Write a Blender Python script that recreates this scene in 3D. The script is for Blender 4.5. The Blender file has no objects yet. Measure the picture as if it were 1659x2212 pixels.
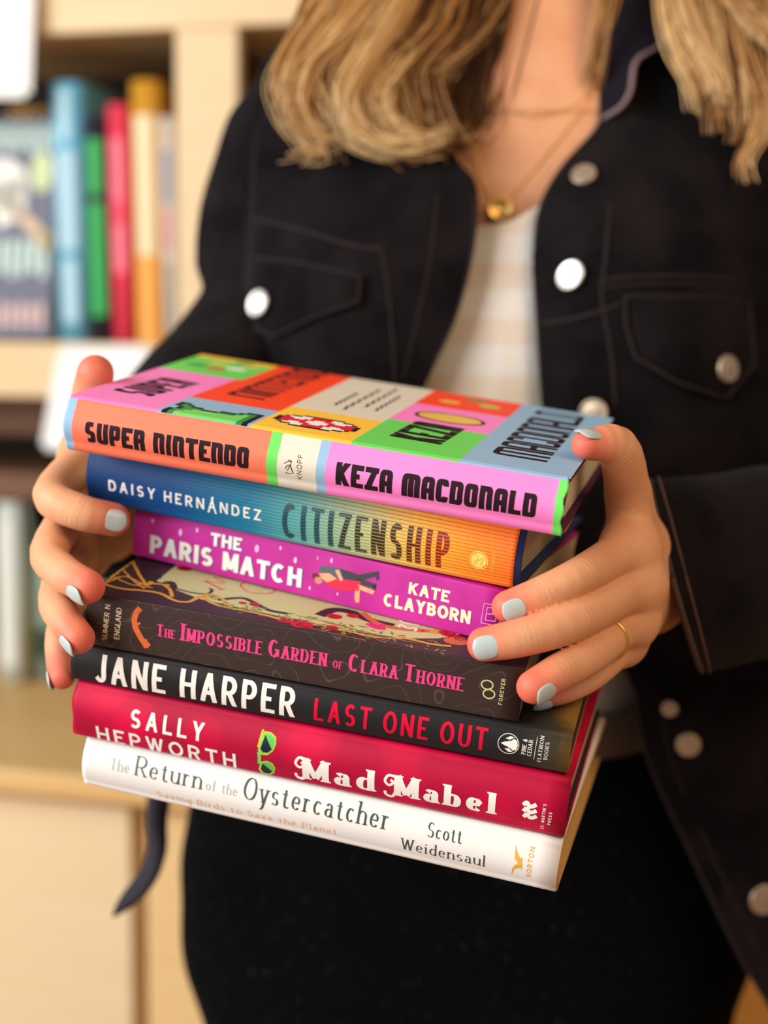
import bpy, bmesh, math, random
import numpy as np
from mathutils import Matrix, Vector
random.seed(7); rng = np.random.default_rng(7)
R_ = math.radians
SC = bpy.context.scene
COL = SC.collection

# ------------------------------------------------------------------ camera, world, light, exposure
F, CX, CY = 3072.2, 829.5, 1106.0           # 50 mm lens on a 36 mm tall frame
CAM_Z, PITCH, ROLL = 1.22, R_(7.5), R_(0.6)
CAMR = Matrix.Rotation(R_(90) - PITCH, 3, 'X') @ Matrix.Rotation(ROLL, 3, 'Z')
CAMP = Vector((0, 0, CAM_Z))
cam_d = bpy.data.cameras.new('camera'); cam = bpy.data.objects.new('camera', cam_d); COL.objects.link(cam)
cam.matrix_world = Matrix.Translation(CAMP) @ CAMR.to_4x4()
cam_d.sensor_fit = 'VERTICAL'; cam_d.sensor_height = 36; cam_d.sensor_width = 27; cam_d.lens = 50
cam_d.clip_start = .05
cam_d.dof.use_dof = True; cam_d.dof.focus_distance = 0.645; cam_d.dof.aperture_fstop = 3.5
SC.camera = cam
vs = SC.view_settings
SC.display_settings.display_device = 'sRGB'
vs.view_transform = 'Standard'; vs.look = 'None'; vs.gamma = 1; vs.use_curve_mapping = False
vs.exposure = 0.0
wd = bpy.data.worlds.new('world'); SC.world = wd; wd.use_nodes = True
wd.node_tree.nodes['Background'].inputs[0].default_value = (1.0, .96, .92, 1)
wd.node_tree.nodes['Background'].inputs[1].default_value = 0.22

def area(name, loc, target, sx, sy, power, color):
    l = bpy.data.lights.new(name, 'AREA'); l.shape = 'RECTANGLE'; l.size = sx; l.size_y = sy
    l.energy = power; l.color = color
    o = bpy.data.objects.new(name, l); COL.objects.link(o); o.location = loc
    o.rotation_euler = (Vector(target) - Vector(loc)).to_track_quat('-Z', 'Y').to_euler()
    return o
area('window_light', (-1.75, -.55, 1.75), (0.0, .75, 1.15), 1.7, 1.7, 58, (1, .985, .965))
area('shelf_fill_light', (-1.9, .45, 2.0), (-.35, 1.35, .75), 1.2, 1.2, 21, (1, .98, .95))  # added fill lamp that brightens the shelves and cabinet fronts
area('warm_fill_light', (.85, -.3, 2.2), (0.15, .7, 1.1), 1.0, 1.0, 14, (1, .62, .32))  # added warm fill from the right, standing in for bounced light

# ------------------------------------------------------------------ coordinates
def PX(px, py, z):                            # a point of the photograph at a depth, camera metres
    return np.array([(px - CX) / F * z, (py - CY) / F * z, z])
_CM = np.array(CAMR)
def W(c):                                     # camera metres (x right, y down, z away) -> world
    c = np.asarray(c, float)
    l = c * np.array([1, -1, -1.])
    return l @ _CM.T + np.array(CAMP)
def WP(px, py, z): return W(PX(px, py, z))

# ------------------------------------------------------------------ materials
def s2l(c):
    return tuple((x / 12.92 if x <= .04045 else ((x + .055) / 1.055) ** 2.4) for x in [v / 255 for v in c])
MATS = {}
def mat(name, rgb, rough=.55, spec=.4, metal=0, bump=None, vary=None, sss=0):
    if name in MATS: return MATS[name]
    m = bpy.data.materials.new(name); m.use_nodes = True; MATS[name] = m
    nt = m.node_tree; b = nt.nodes['Principled BSDF']
    b.inputs['Base Color'].default_value = (*s2l(rgb), 1)
    b.inputs['Roughness'].default_value = rough; b.inputs['Metallic'].default_value = metal
    b.inputs['Specular IOR Level'].default_value = spec
    if sss:
        b.inputs['Subsurface Weight'].default_value = sss
        b.inputs['Subsurface Radius'].default_value = (1, .35, .2); b.inputs['Subsurface Scale'].default_value = .004
    if bump or vary:
        tc = nt.nodes.new('ShaderNodeTexCoord')
    if bump:
        n = nt.nodes.new('ShaderNodeTexNoise'); n.inputs['Scale'].default_value = bump[0]; n.inputs['Detail'].default_value = 6
        nt.links.new(tc.outputs['Object'], n.inputs['Vector'])
        bp = nt.nodes.new('ShaderNodeBump'); bp.inputs['Strength'].default_value = bump[1]; bp.inputs['Distance'].default_value = bump[2]
        nt.links.new(n.outputs['Fac'], bp.inputs['Height']); nt.links.new(bp.outputs['Normal'], b.inputs['Normal'])
    if vary:
        n = nt.nodes.new('ShaderNodeTexNoise'); n.inputs['Scale'].default_value = vary[0]; n.inputs['Detail'].default_value = 4
        nt.links.new(tc.outputs['Object'], n.inputs['Vector'])
        r = nt.nodes.new('ShaderNodeValToRGB'); r.color_ramp.elements[0].position = .35; r.color_ramp.elements[1].position = .65
        r.color_ramp.elements[0].color = (*s2l(vary[1]), 1); r.color_ramp.elements[1].color = (*s2l(rgb), 1)
        nt.links.new(n.outputs['Fac'], r.inputs['Fac']); nt.links.new(r.outputs['Color'], b.inputs['Base Color'])
    return m
def nodes(m): return m.node_tree.nodes, m.node_tree.links, m.node_tree.nodes['Principled BSDF']
def ramp(nt, stops, interp='LINEAR'):
    r = nt.new('ShaderNodeValToRGB'); cr = r.color_ramp; cr.interpolation = interp
    while len(cr.elements) < len(stops): cr.elements.new(.5)
    for e, (p, c) in zip(cr.elements, stops):
        e.position = p; e.color = (*s2l(c), 1)
    return r

# ------------------------------------------------------------------ object helpers
def mesh_obj(name, verts, faces, mats, parent=None, fmat=None, smooth=False):
    me = bpy.data.meshes.new(name)
    me.from_pydata([tuple(v) for v in verts], [], faces)
    for m in (mats if isinstance(mats, (list, tuple)) else [mats]): me.materials.append(m)
    if fmat is not None: me.polygons.foreach_set('material_index', np.asarray(fmat, np.int32))
    if smooth: me.polygons.foreach_set('use_smooth', np.ones(len(me.polygons), bool))
    me.update()
    o = bpy.data.objects.new(name, me); COL.objects.link(o)
    if parent is not None: o.parent = parent
    return o
def tag(o, label=None, cat=None, group=None, kind=None):
    if label: o['label'] = label
    if cat: o['category'] = cat
    if group: o['group'] = group
    if kind: o['kind'] = kind
    return o
def empty(name, mtx, label, cat, group=None):
    o = bpy.data.objects.new(name, None); COL.objects.link(o); o.empty_display_size = .02
    o.matrix_world = mtx
    return tag(o, label, cat, group)
def keep_world(o, parent):                    # parent a mesh whose vertices are in world space
    o.parent = parent
    o.matrix_parent_inverse = parent.matrix_world.inverted()
    return o
class MB:                                     # collects shapes for one mesh
    def __init__(s): s.v = []; s.f = []; s.m = []
    def add(s, v, f, m=0):
        k = len(s.v); s.v += [tuple(map(float, p)) for p in v]; s.f += [tuple(i + k for i in q) for q in f]; s.m += [m] * len(f)
    def box(s, a, b, m=0):
        (x0, y0, z0), (x1, y1, z1) = a, b
        s.add([(x0,y0,z0),(x1,y0,z0),(x1,y1,z0),(x0,y1,z0),(x0,y0,z1),(x1,y0,z1),(x1,y1,z1),(x0,y1,z1)],
              [(0,3,2,1),(4,5,6,7),(0,1,5,4),(1,2,6,5),(2,3,7,6),(3,0,4,7)], m)
    def tube(s, pts, r, n=8, m=0, cap=True, flat=None):
        pts = [np.asarray(p, float) for p in pts]; N = len(pts)
        rr = r if hasattr(r, '__len__') else [r] * N
        up = None; rings = []
        for i, p in enumerate(pts):
            d = pts[min(i+1, N-1)] - pts[max(i-1, 0)]; d /= np.linalg.norm(d) + 1e-12
            if up is None:
                up = np.array([0, 0, 1.]) if abs(d[2]) < .9 else np.array([1., 0, 0])
            up = up - d * (up @ d); up /= np.linalg.norm(up) + 1e-12
            sd = np.cross(d, up)
            fl = 1 if flat is None else flat
            rings.append([p + rr[i] * (math.cos(2*math.pi*k/n) * sd + fl * math.sin(2*math.pi*k/n) * up) for k in range(n)])
        v = [q for g in rings for q in g]
        f = [(i*n+k, i*n+(k+1) % n, (i+1)*n+(k+1) % n, (i+1)*n+k) for i in range(N-1) for k in range(n)]
        if cap: f += [tuple(range(n))[::-1], tuple((N-1)*n+k for k in range(n))]
        s.add(v, f, m)
    def build(s, name, mats, parent=None, smooth=False): return mesh_obj(name, s.v, s.f, mats, parent, s.m, smooth)
def bevel(o, w, seg=2):
    m = o.modifiers.new('bevel', 'BEVEL'); m.width = w; m.segments = seg; m.limit_method = 'ANGLE'; return o
def solid(o, t, off=-1):
    m = o.modifiers.new('thickness', 'SOLIDIFY'); m.thickness = t; m.offset = off; return o
def catmull(P, n):
    P = np.asarray(P, float); K = len(P)
    if K == 2: return P[0] + np.linspace(0, 1, n)[:, None] * (P[1] - P[0])
    t = np.linspace(0, K - 1, n); i = np.minimum(t.astype(int), K - 2); u = (t - i)[:, None]
    g = lambda j: P[np.clip(j, 0, K - 1)]
    p0, p1, p2, p3 = g(i-1), g(i), g(i+1), g(i+2)
    p0 = np.where((i == 0)[:, None], 2*p1 - p2, p0); p3 = np.where((i == K-2)[:, None], 2*p2 - p1, p3)
    return .5*((2*p1) + (-p0+p2)*u + (2*p0-5*p1+4*p2-p3)*u*u + (-p0+3*p1-3*p2+p3)*u**3)
def vnoise(p, scale, seed=0):                 # smooth value noise, -1..1
    p = np.asarray(p, float) * scale; i = np.floor(p).astype(np.int64); f = p - i; f = f*f*(3-2*f)
    def h(a):
        n = (a[..., 0]*374761393 + a[..., 1]*668265263 + a[..., 2]*2147483647 + seed*974711) & 0xffffffff
        n = ((n ^ (n >> 13)) * 1274126177) & 0xffffffff
        return ((n ^ (n >> 16)) & 0xffff) / 32767.5 - 1
    r = 0
    for dx in (0, 1):
        for dy in (0, 1):
            for dz in (0, 1):
                w = (f[..., 0] if dx else 1-f[..., 0]) * (f[..., 1] if dy else 1-f[..., 1]) * (f[..., 2] if dz else 1-f[..., 2])
                r = r + w * h(i + np.array([dx, dy, dz]))
    return r
# ------------------------------------------------------------------ lettering: skeleton glyphs inked with a broad pen
def arc(cx, cy, rx, ry, a0, a1, n=14):
    return [(cx + rx*math.cos(R_(a0+(a1-a0)*i/n)), cy + ry*math.sin(R_(a0+(a1-a0)*i/n))) for i in range(n+1)]
def box_round(pts, r=.16, n=4):               # polyline with rounded corners
    out = [pts[0]]
    for a, b, c in zip(pts, pts[1:], pts[2:]):
        a, b, c = map(np.array, (a, b, c)); u = (a-b)/np.linalg.norm(a-b); w = (c-b)/np.linalg.norm(c-b)
        for i in range(n+1):
            t = i/n; p = b + u*r*(1-t)**2 + w*r*t*t; out.append(tuple(p))
    return out + [pts[-1]]
O_ = arc(.5,.5,.5,.5,90,450,28)
def bow(y0, y1, x0=.0, x1=1.):                # a bowl from a stem at x0
    m = (y0+y1)/2; return [(x0,y1),(x0+(x1-x0)*.45,y1)] + arc(x0+(x1-x0)*.45,m,(x1-x0)*.55,(y1-y0)/2,90,-90) + [(x0,y0)]
S_ = arc(.5,.745,.46,.255,35,270,14)[:-1] + arc(.5,.25,.48,.25,90,-150,16)
G = {                                         # width, strokes (x 0..1 over the width, y 0..1 over the cap height)
'A': (.72,[[(0,0),(.5,1)],[(.5,1),(1,0)],[(.2,.33),(.8,.33)]]),
'B': (.6,[[(0,0),(0,1)],bow(.52,1,0,.9),bow(0,.52,0,1)]),
'C': (.7,[arc(.5,.5,.5,.5,48,312,24)]),
'D': (.68,[[(0,0),(0,1)],bow(0,1)]),
'E': (.52,[[(0,0),(0,1)],[(0,1),(1,1)],[(0,.52),(.88,.52)],[(0,0),(1,0)]]),
'F': (.5,[[(0,0),(0,1)],[(0,1),(1,1)],[(0,.5),(.88,.5)]]),
'G': (.74,[arc(.5,.5,.5,.5,48,340,24),[(1,.05),(1,.44)],[(.6,.44),(1,.44)]]),
'H': (.66,[[(0,0),(0,1)],[(1,0),(1,1)],[(0,.52),(1,.52)]]),
'I': (.06,[[(.5,0),(.5,1)]]),
'J': (.45,[[(1,1),(1,.28)]+arc(.5,.28,.5,.28,0,-165,12)]),
'K': (.64,[[(0,0),(0,1)],[(1,1),(0,.4)],[(.3,.58),(1,0)]]),
'L': (.5,[[(0,0),(0,1)],[(0,0),(1,0)]]),
'M': (.84,[[(0,0),(0,1)],[(0,1),(.5,.12)],[(.5,.12),(1,1)],[(1,1),(1,0)]]),
'N': (.68,[[(0,0),(0,1)],[(0,1),(1,0)],[(1,0),(1,1)]]),
'O': (.78,[O_]),
'P': (.58,[[(0,0),(0,1)],bow(.44,1)]),
'R': (.62,[[(0,0),(0,1)],bow(.46,1,0,.95),[(.5,.46),(1,0)]]),
'S': (.58,[S_]),
'T': (.62,[[(.5,0),(.5,1)],[(0,1),(1,1)]]),
'U': (.66,[[(0,1),(0,.32)]+arc(.5,.32,.5,.32,180,360,16)+[(1,1)]]),
'V': (.7,[[(0,1),(.5,0)],[(.5,0),(1,1)]]),
'W': (1.0,[[(0,1),(.26,0)],[(.26,0),(.5,.95)],[(.5,.95),(.74,0)],[(.74,0),(1,1)]]),
'Y': (.68,[[(0,1),(.5,.45)],[(1,1),(.5,.45)],[(.5,.45),(.5,0)]]),
'Z': (.6,[[(0,1),(1,1)],[(1,1),(0,0)],[(0,0),(1,0)]]),
'Á': (.72,[[(0,0),(.5,1)],[(.5,1),(1,0)],[(.2,.33),(.8,.33)],[(.45,1.12),(.62,1.3)]]),
'&': (.62,[arc(.42,.76,.26,.24,-50,210,14)+[(.95,.0)],arc(.4,.27,.4,.27,110,330,14)+[(.95,.5)]]),
'.': (.1,[[(.5,0),(.5,.12)]]), "'": (.1,[[(.5,.8),(.5,1)]]), ' ': (.6,[]), '~': (.06,[]),
# lower case, x height at .5
'a': (.44,[arc(.5,.36,.38,.14,155,0,10)+[(.88,.0)],arc(.46,.15,.42,.15,60,330,14)+[(.88,.1)]]),
'b': (.5,[[(0,0),(0,1)],arc(.45,.25,.5,.25,150,-150,20)]),
'c': (.42,[arc(.52,.25,.5,.25,45,315,18)]),
'd': (.5,[[(1,0),(1,1)],arc(.55,.25,.5,.25,30,330,20)]),
'e': (.46,[[(.02,.27),(.98,.27)]+arc(.5,.26,.48,.24,0,180,12)+arc(.52,.25,.5,.25,180,318,14)]),
'f': (.32,[[(.4,0),(.4,.8)]+arc(.75,.8,.35,.2,180,50,8),[(.0,.5),(.85,.5)]]),
'g': (.48,[arc(.5,.25,.48,.25,20,340,20),[(.97,.5),(.97,-.1)]+arc(.5,-.1,.47,.2,0,-150,10)]),
'h': (.48,[[(0,0),(0,1)],[(0,.3)]+arc(.5,.3,.5,.2,180,0,12)+[(1,0)]]),
'i': (.06,[[(.5,0),(.5,.5)],[(.5,.7),(.5,.82)]]),
'l': (.06,[[(.5,0),(.5,1)]]),
'n': (.48,[[(0,0),(0,.5)],[(0,.3)]+arc(.5,.3,.5,.2,180,0,12)+[(1,0)]]),
'o': (.52,[arc(.5,.25,.5,.25,90,450,24)]),
'r': (.34,[[(.1,0),(.1,.5)],[(.1,.28)]+arc(.62,.28,.52,.21,180,55,9)]),
's': (.38,[[(x, y*.5) for x, y in S_]]),
't': (.32,[[(.4,.72),(.4,.14)]+arc(.72,.14,.32,.14,180,300,8),[(0,.5),(.9,.5)]]),
'u': (.48,[[(0,.5),(0,.2)]+arc(.5,.2,.5,.2,180,360,12),[(1,.5),(1,0)]]),
'v': (.46,[[(0,.5),(.5,0)],[(.5,0),(1,.5)]]),
'y': (.48,[[(0,.5),(.5,0)],[(1,.5),(.42,-.2),(.2,-.3),(.02,-.26)]]),
}
BLOCK = {                                     # squared arcade capitals
'S': (.52,[box_round([(1,1),(.05,1),(.05,.53),(.95,.45),(.95,0),(0,0)],.14)]),
'U': (.55,[box_round([(0,1),(0,0),(1,0),(1,1)],.16)]),
'P': (.55,[[(0,0),(0,1)],box_round([(0,1),(1,1),(1,.4),(0,.4)],.16)]),
'R': (.55,[[(0,0),(0,1)],box_round([(0,1),(.95,1),(.95,.48),(0,.48)],.16),box_round([(.45,.48),(1,.44),(1,0)],.12)]),
'N': (.55,[[(0,0),(0,1)],box_round([(0,1),(1,1),(1,0)],.2)]),
'D': (.55,[[(0,0),(0,1)],box_round([(0,1),(1,1),(1,0),(0,0)],.2)]),
'O': (.55,[box_round([(.5,1),(1,1),(1,0),(0,0),(0,1),(.5,1)],.17)]),
'C': (.5,[box_round([(1,.72),(1,1),(0,1),(0,0),(1,0),(1,.28)],.17)]),
'A': (.55,[box_round([(0,0),(0,1),(1,1),(1,0)],.2),[(0,.4),(1,.4)]]),
'M': (.95,[box_round([(0,0),(0,1),(.5,1),(.5,0)],.17),box_round([(.5,1),(1,1),(1,0)],.17),[(.3,1),(.6,1)]]),
}
def style(tv, th, serif=0, block=False, slant=0, xh=.5, gap=.14, ang=0, clip=True): return dict(tv=tv, th=th, serif=serif, block=block, slant=slant, xh=xh, gap=gap, ang=ang, clip=clip)
def clip_poly(poly, axis, lim, keep_less):
    out = []
    for i, p in enumerate(poly):
        q = poly[(i+1) % len(poly)]
        ip = (p[axis] <= lim) if keep_less else (p[axis] >= lim); iq = (q[axis] <= lim) if keep_less else (q[axis] >= lim)
        if ip: out.append(p)
        if ip != iq:
            t = (lim - p[axis])/(q[axis]-p[axis]); out.append((p[0]+t*(q[0]-p[0]), p[1]+t*(q[1]-p[1])))
    return out
def ink(stroke, st, cap, ext):                # one stroke -> convex polygons, lengths in metres
    P = [np.array(p) for p in stroke]
    Q = [P[0]]
    for p in P[1:]:
        if np.linalg.norm(p - Q[-1]) > cap*.008: Q.append(p)
    P = Q
    if len(P) < 2: return []
    tv, th = st['tv']*cap/2, st['th']*cap/2; ca, sa = math.cos(R_(st['ang'])), math.sin(R_(st['ang']))
    def half(n):
        a = n[0]*ca + n[1]*sa; b = -n[0]*sa + n[1]*ca
        return math.hypot(tv*a, th*b)
    closed = np.linalg.norm(P[0]-P[-1]) < cap*.01
    if ext and not closed:
        for e, nb in ((0, 1), (-1, -2)):
            d = P[e]-P[nb]; L = np.linalg.norm(d)
            if min(abs(P[e][1]), abs(P[e][1]-cap)) < cap*.02 and abs(d[1]) < .97*L and abs(d[1]) > .25*L: P[e] = P[e] + d/L*tv*2.2
    N = len(P); L, Rr = [], []
    for i in range(N):
        if closed: a, b = P[(i-1) % (N-1)], P[(i+1) % (N-1)]
        else: a, b = P[max(i-1, 0)], P[min(i+1, N-1)]
        d1 = P[i]-a; d2 = b-P[i]
        d1 = d1/np.linalg.norm(d1) if np.linalg.norm(d1) > 0 else d2/np.linalg.norm(d2)
        d2 = d2/np.linalg.norm(d2) if np.linalg.norm(d2) > 0 else d1
        t = d1+d2; t /= np.linalg.norm(t)+1e-9; n = np.array([-t[1], t[0]])
        k = half(n)/max(.55, abs(n @ np.array([-d1[1], d1[0]])))
        L.append(P[i]+n*k); Rr.append(P[i]-n*k)
    polys = [[tuple(L[i]), tuple(Rr[i]), tuple(Rr[i+1]), tuple(L[i+1])] for i in range(N-1)]
    if st['serif'] and not closed:
        for e, nb in ((0, 1), (-1, -2)):
            d = P[e]-P[nb]; d = d/np.linalg.norm(d); y = P[e][1]/cap
            if abs(d[1]) > .55 and (abs(y) < .05 or abs(y-1) < .05 or abs(y-st['xh']) < .04):
                s = st['serif']*cap; sg = 1 if d[1] > 0 else -1; x, yy = P[e]
                top = abs(y-1) < .05 or abs(y-st['xh']) < .04
                hw = tv*1.05
                lx, rx = x-hw-s, x+hw+s
                if top and sg > 0 and st['xh'] != 1 and y > .2 and abs(d[0]) < .2 and st.get('lower'): rx = x+hw
                polys.append([(lx, yy), (lx, yy-sg*th*1.6), (rx, yy-sg*th*1.6), (rx, yy)])
                polys.append([(lx+s*.45, yy-sg*th*1.6), (x-hw, yy-sg*(th*1.6+s*.6)), (x+hw, yy-sg*(th*1.6+s*.6)), (rx-(s*.45 if rx > x+hw else 0), yy-sg*th*1.6)])
    return polys
def layout(runs, length, cap, st):            # text fitted to a length -> polygons (x along, y up) in metres
    if isinstance(runs, str): runs = [(runs, 1)]
    seq = [(ch, sc) for txt, sc in runs for ch in txt]
    get = lambda ch: BLOCK[ch] if st['block'] and ch in BLOCK else G[ch]
    ink_w = sum(st['tv']*cap*sc for ch, sc in seq if ch != ' ')
    free = sum(get(ch)[0]*sc for ch, sc in seq) + sum(st['gap']*sc for ch, sc in seq[:-1] if ch != ' ')
    k = max((length-ink_w)/free, cap*.05); polys = []; x = 0
    for ch, sc in seq:
        w, sk = get(ch); c = cap*sc; low = ch.islower(); tv = st['tv']*c; ins = st['th']/2; xh = st['xh']
        if ch == ' ': x += w*sc*k; continue
        my = (lambda y: y*xh/.5 if y <= .5 else xh+(y-.5)*(1-xh)/.5) if low else (lambda y: y)
        for s in sk:
            pts = []; N = len(s)
            for i, (px, py) in enumerate(s):
                Y = my(py); top = xh if low and max(q[1] for q in s) <= .5001 else 1
                end = i in (0, N-1)
                if end:
                    nb = s[1] if i == 0 else s[-2]
                    vert = abs(nb[1]-py) > 1.6*abs(nb[0]-px)*w or (N == 2 and abs(nb[1]-py) > .2)
                else: vert = False
                if not vert and -.001 <= Y <= 1.001: Y = ins + min(Y, top)/top*(top-2*ins) if Y <= top+.001 else Y
                if N <= 3 and end and px in (0, 1) and abs(nb[1]-py) < .02 and w > .2: px += (1 if px == 1 else -1)*tv*.5/(w*sc*k)
                pts.append((x + tv/2 + px*w*sc*k + st['slant']*Y*c, Y*c))
            for p in ink(pts, dict(st, lower=low), c, st['clip'] and not st['serif']):
                if st['clip'] and not st['serif'] and ch not in 'Ágy':
                    p = clip_poly(p, 1, c, True); p = clip_poly(p, 1, 0, False) if len(p) > 2 else p
                if len(p) > 2: polys.append(p)
        x += tv + (w+st['gap'])*sc*k
    return polys
def disc(cx, cy, rx, ry=None, n=20):
    ry = ry or rx; return [(cx+rx*math.cos(2*math.pi*i/n), cy+ry*math.sin(2*math.pi*i/n)) for i in range(n)]
def path(pts, w, taper=False):                # a drawn line of a given width (metres)
    pts = [np.array(p) for p in pts]; N = len(pts); L = []; Q = []
    for i in range(N):
        t = pts[min(i+1, N-1)]-pts[max(i-1, 0)]; t = t/(np.linalg.norm(t)+1e-12); n = np.array([-t[1], t[0]])
        k = w/2*((1-i/(N-1))*.9+.1 if taper else 1)
        L.append(tuple(pts[i]+n*k)); Q.append(tuple(pts[i]-n*k))
    return [[L[i], Q[i], Q[i+1], L[i+1]] for i in range(N-1)]

# ------------------------------------------------------------------ the held stack of books
STK_R = np.array([[0.95434454, 0.27974314, 0.1047391], [0.1701388, -0.22086266, -0.96035018], [-0.24551841, 0.93432514, -0.25837423]])
STK_T = np.array([-0.13231091, -0.05111554, 0.66450138])
class Book:
    def __init__(s, x, L, y, yaw, z, a, t, D, bulge, r, hinge, label, cat='book', name='hardcover_book', xoff=0):
        s.L, s.t, s.D, s.b, s.r, s.hinge = L, t, D, bulge, r, hinge
        c, sn, ca, sa = math.cos(yaw), math.sin(yaw), math.cos(a), math.sin(a)
        Rz = np.array([[c,-sn,0],[sn,c,0],[0,0,1]]); Ry = np.array([[ca,0,-sa],[0,1,0],[sa,0,ca]])
        s.A = STK_R @ Rz @ Ry; s.o = STK_R @ np.array([x, y, z]) + STK_T
        o = W(s.o); e = np.array([W(s.o + s.A[:, i]) - o for i in range(3)]).T
        M = Matrix(e.tolist()).to_4x4(); M.translation = Vector(o); s.M = M
        s.root = empty(name, M, label, cat, 'books held in the stack')
    def hit(s, axis, val, px, py):            # photograph point -> local (u,v,h) on a plane of the book
        r = np.array([(px-CX)/F, (py-CY)/F, 1.]); n = s.A[:, axis]
        return s.A.T @ (r*((n @ s.o + val)/(n @ r)) - s.o)
    def sv(s, h):                             # depth of the spine surface at height h
        r, t = s.r, s.t
        if h > t-r: q = min(h-(t-r), r); return r - math.sqrt(max(r*r-q*q, 0))
        if h < r: q = min(r-h, r); return r - math.sqrt(max(r*r-q*q, 0))
        x = (h-t/2)/(t/2-r); return -s.b*(1-x*x)
    def th(s, v):
        r, t = s.r, s.t
        h = t if v >= r else t-r+math.sqrt(max(r*r-(r-v)**2, 0))
        return h - s.hinge*math.exp(-((v-.0085)/.0028)**2)
    def shp(s, px, py):                       # photograph point -> (u, h) on the spine
        p = s.hit(1, -s.b*.6, px, py); return p[0], p[2]
    def top(s, px, py):
        p = s.hit(2, s.t, px, py); return p[0], p[1]
    def put(s, mb, polys, m=0, face='spine', eps=.00006):
        for ip, p in enumerate(polys):
            ep = eps + (ip % 9)*4e-6
            lim = (.0, s.t) if face == 'spine' else (0, s.D)
            q = clip_poly(clip_poly(p, 1, lim[1], True), 1, lim[0], False) if len(p) > 2 else []
            q = clip_poly(q, 0, s.L, True) if len(q) > 2 else []
            q = clip_poly(q, 0, 0, False) if len(q) > 2 else []
            if len(q) < 3: continue
            if face == 'spine': n = 22; cuts = [s.t*i/n for i in range(1, n)]
            else: cuts = [.001,.002,.003,.004,.0055,.007,.0085,.01,.012,.015]
            ys = [a[1] for a in q]; pieces = [q]
            for c in cuts:
                if min(ys) < c < max(ys):
                    last = pieces.pop(); a = clip_poly(last, 1, c, True); b = clip_poly(last, 1, c, False)
                    if len(a) > 2: pieces.append(a)
                    if len(b) > 2: pieces.append(b)
                    else: break
            for g in pieces:
                if face == 'spine':
                    v = []
                    for (u, h) in g:
                        d = 2e-4; sl = (s.sv(min(h+d, s.t)) - s.sv(max(h-d, 0)))/(2*d); k = 1/math.sqrt(1+sl*sl)
                        v.append((u, s.sv(h)-ep*k, h+ep*k*sl))
                else: v = [(u, vv, s.th(vv)+ep) for (u, vv) in g]
                mb.add(v, [tuple(range(len(v)))], m)
    def text(s, mb, runs, p0, p1, ptop, st, m=0, face='spine', shift=(0, 0), eps=.0001):
        cv = s.shp if face == 'spine' else s.top
        B, E, T = (np.array(cv(*p)) for p in (p0, p1, ptop))
        e = (E-B)/np.linalg.norm(E-B); n = np.array([-e[1], e[0]]); cap = (T-B) @ n
        if cap < 0: n = -n; cap = -cap
        P = layout(runs, np.linalg.norm(E-B), cap, st)
        s.put(mb, [[tuple(B + e*(q[0]+shift[0]) + n*(q[1]+shift[1])) for q in p] for p in P], m, face, eps)
    def pix(s, pts, face='spine'):
        cv = s.shp if face == 'spine' else s.top
        return [cv(*p) for p in pts]
    def profile(s, inset=0, n=14):            # outer (v,h) line from the top fore edge round the spine to the bottom
        t, r = s.t, s.r
        vs = [s.D, s.D*.75, s.D*.5, s.D*.25, .03, .018, .014, .011, .0085, .006, .0045, r]
        P = [(v, s.th(v)) for v in vs if v >= r]
        P += [(s.sv(h), h) for h in [t - r + r*math.cos(R_(a)) for a in (20, 40, 60, 78)]]
        P += [(s.sv(h), h) for h in np.linspace(t-r, r, n)]
        P += [(s.sv(h), h) for h in [r - r*math.cos(R_(a)) for a in (78, 60, 40, 20)]]
        P += [(v, t-s.th(v)) for v in vs[::-1] if v >= r]
        if inset:
            Q = []
            for i, p in enumerate(P):
                a, b = np.array(P[max(i-1, 0)]), np.array(P[min(i+1, len(P)-1)]); d = (b-a)/np.linalg.norm(b-a)
                Q.append((p[0]-d[1]*inset, p[1]+d[0]*inset))
            P = Q
        return P
    def sheet(s, name, mats, us, thick, inset=0, fm=None, wob=None):   # cover / boards wrapped round the block
        P = s.profile(inset); nP = len(P)
        v = []
        for i, u in enumerate(us):
            for j, (a, h) in enumerate(P):
                d = wob(u, j/(nP-1)) if wob else (0, 0, 0)
                v.append((u+d[0], a+d[1], h+d[2]))
        f = [(i*nP+j, i*nP+j+1, (i+1)*nP+j+1, (i+1)*nP+j) for i in range(len(us)-1) for j in range(nP-1)]
        o = mesh_obj(name, v, f, mats, s.root, None if fm is None else [fm((us[i]+us[i+1])/2, P[j], P[j+1]) for i in range(len(us)-1) for j in range(nP-1)], True)
        solid(o, thick, 1 if inset else -1)
        return o
    def pages(s, m, ins_u=.003, ins_v=.0035, ins_h=.0027, front=.003):
        mb = MB(); n = 9; hs = np.linspace(ins_h, s.t-ins_h, n)
        vs = [(front + .0012*(1-((h-s.t/2)/(s.t/2))**2)*0, s.D-ins_v-.003*(1-((h-s.t/2)/(s.t/2))**2)) for h in hs]
        v = []
        for u in (ins_u, s.L-ins_u):
            for (a, b), h in zip(vs, hs): v += [(u, a, h), (u, b, h)]
        k = 2*n; f = []
        for i in range(n-1):
            a = 2*i
            f += [(a, a+2, a+3, a+1), (k+a, k+a+1, k+a+3, k+a+2), (a, k+a, k+a+2, a+2), (a+1, a+3, k+a+3, k+a+1)]
        f += [(0, 1, k+1, k), (2*n-2, k+2*n-2, k+2*n-1, 2*n-1)]
        mb.add(v, f); return mb.build('page_block', m, s.root)
def frange(a, b, n): return [a+(b-a)*i/n for i in range(n+1)]

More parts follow.
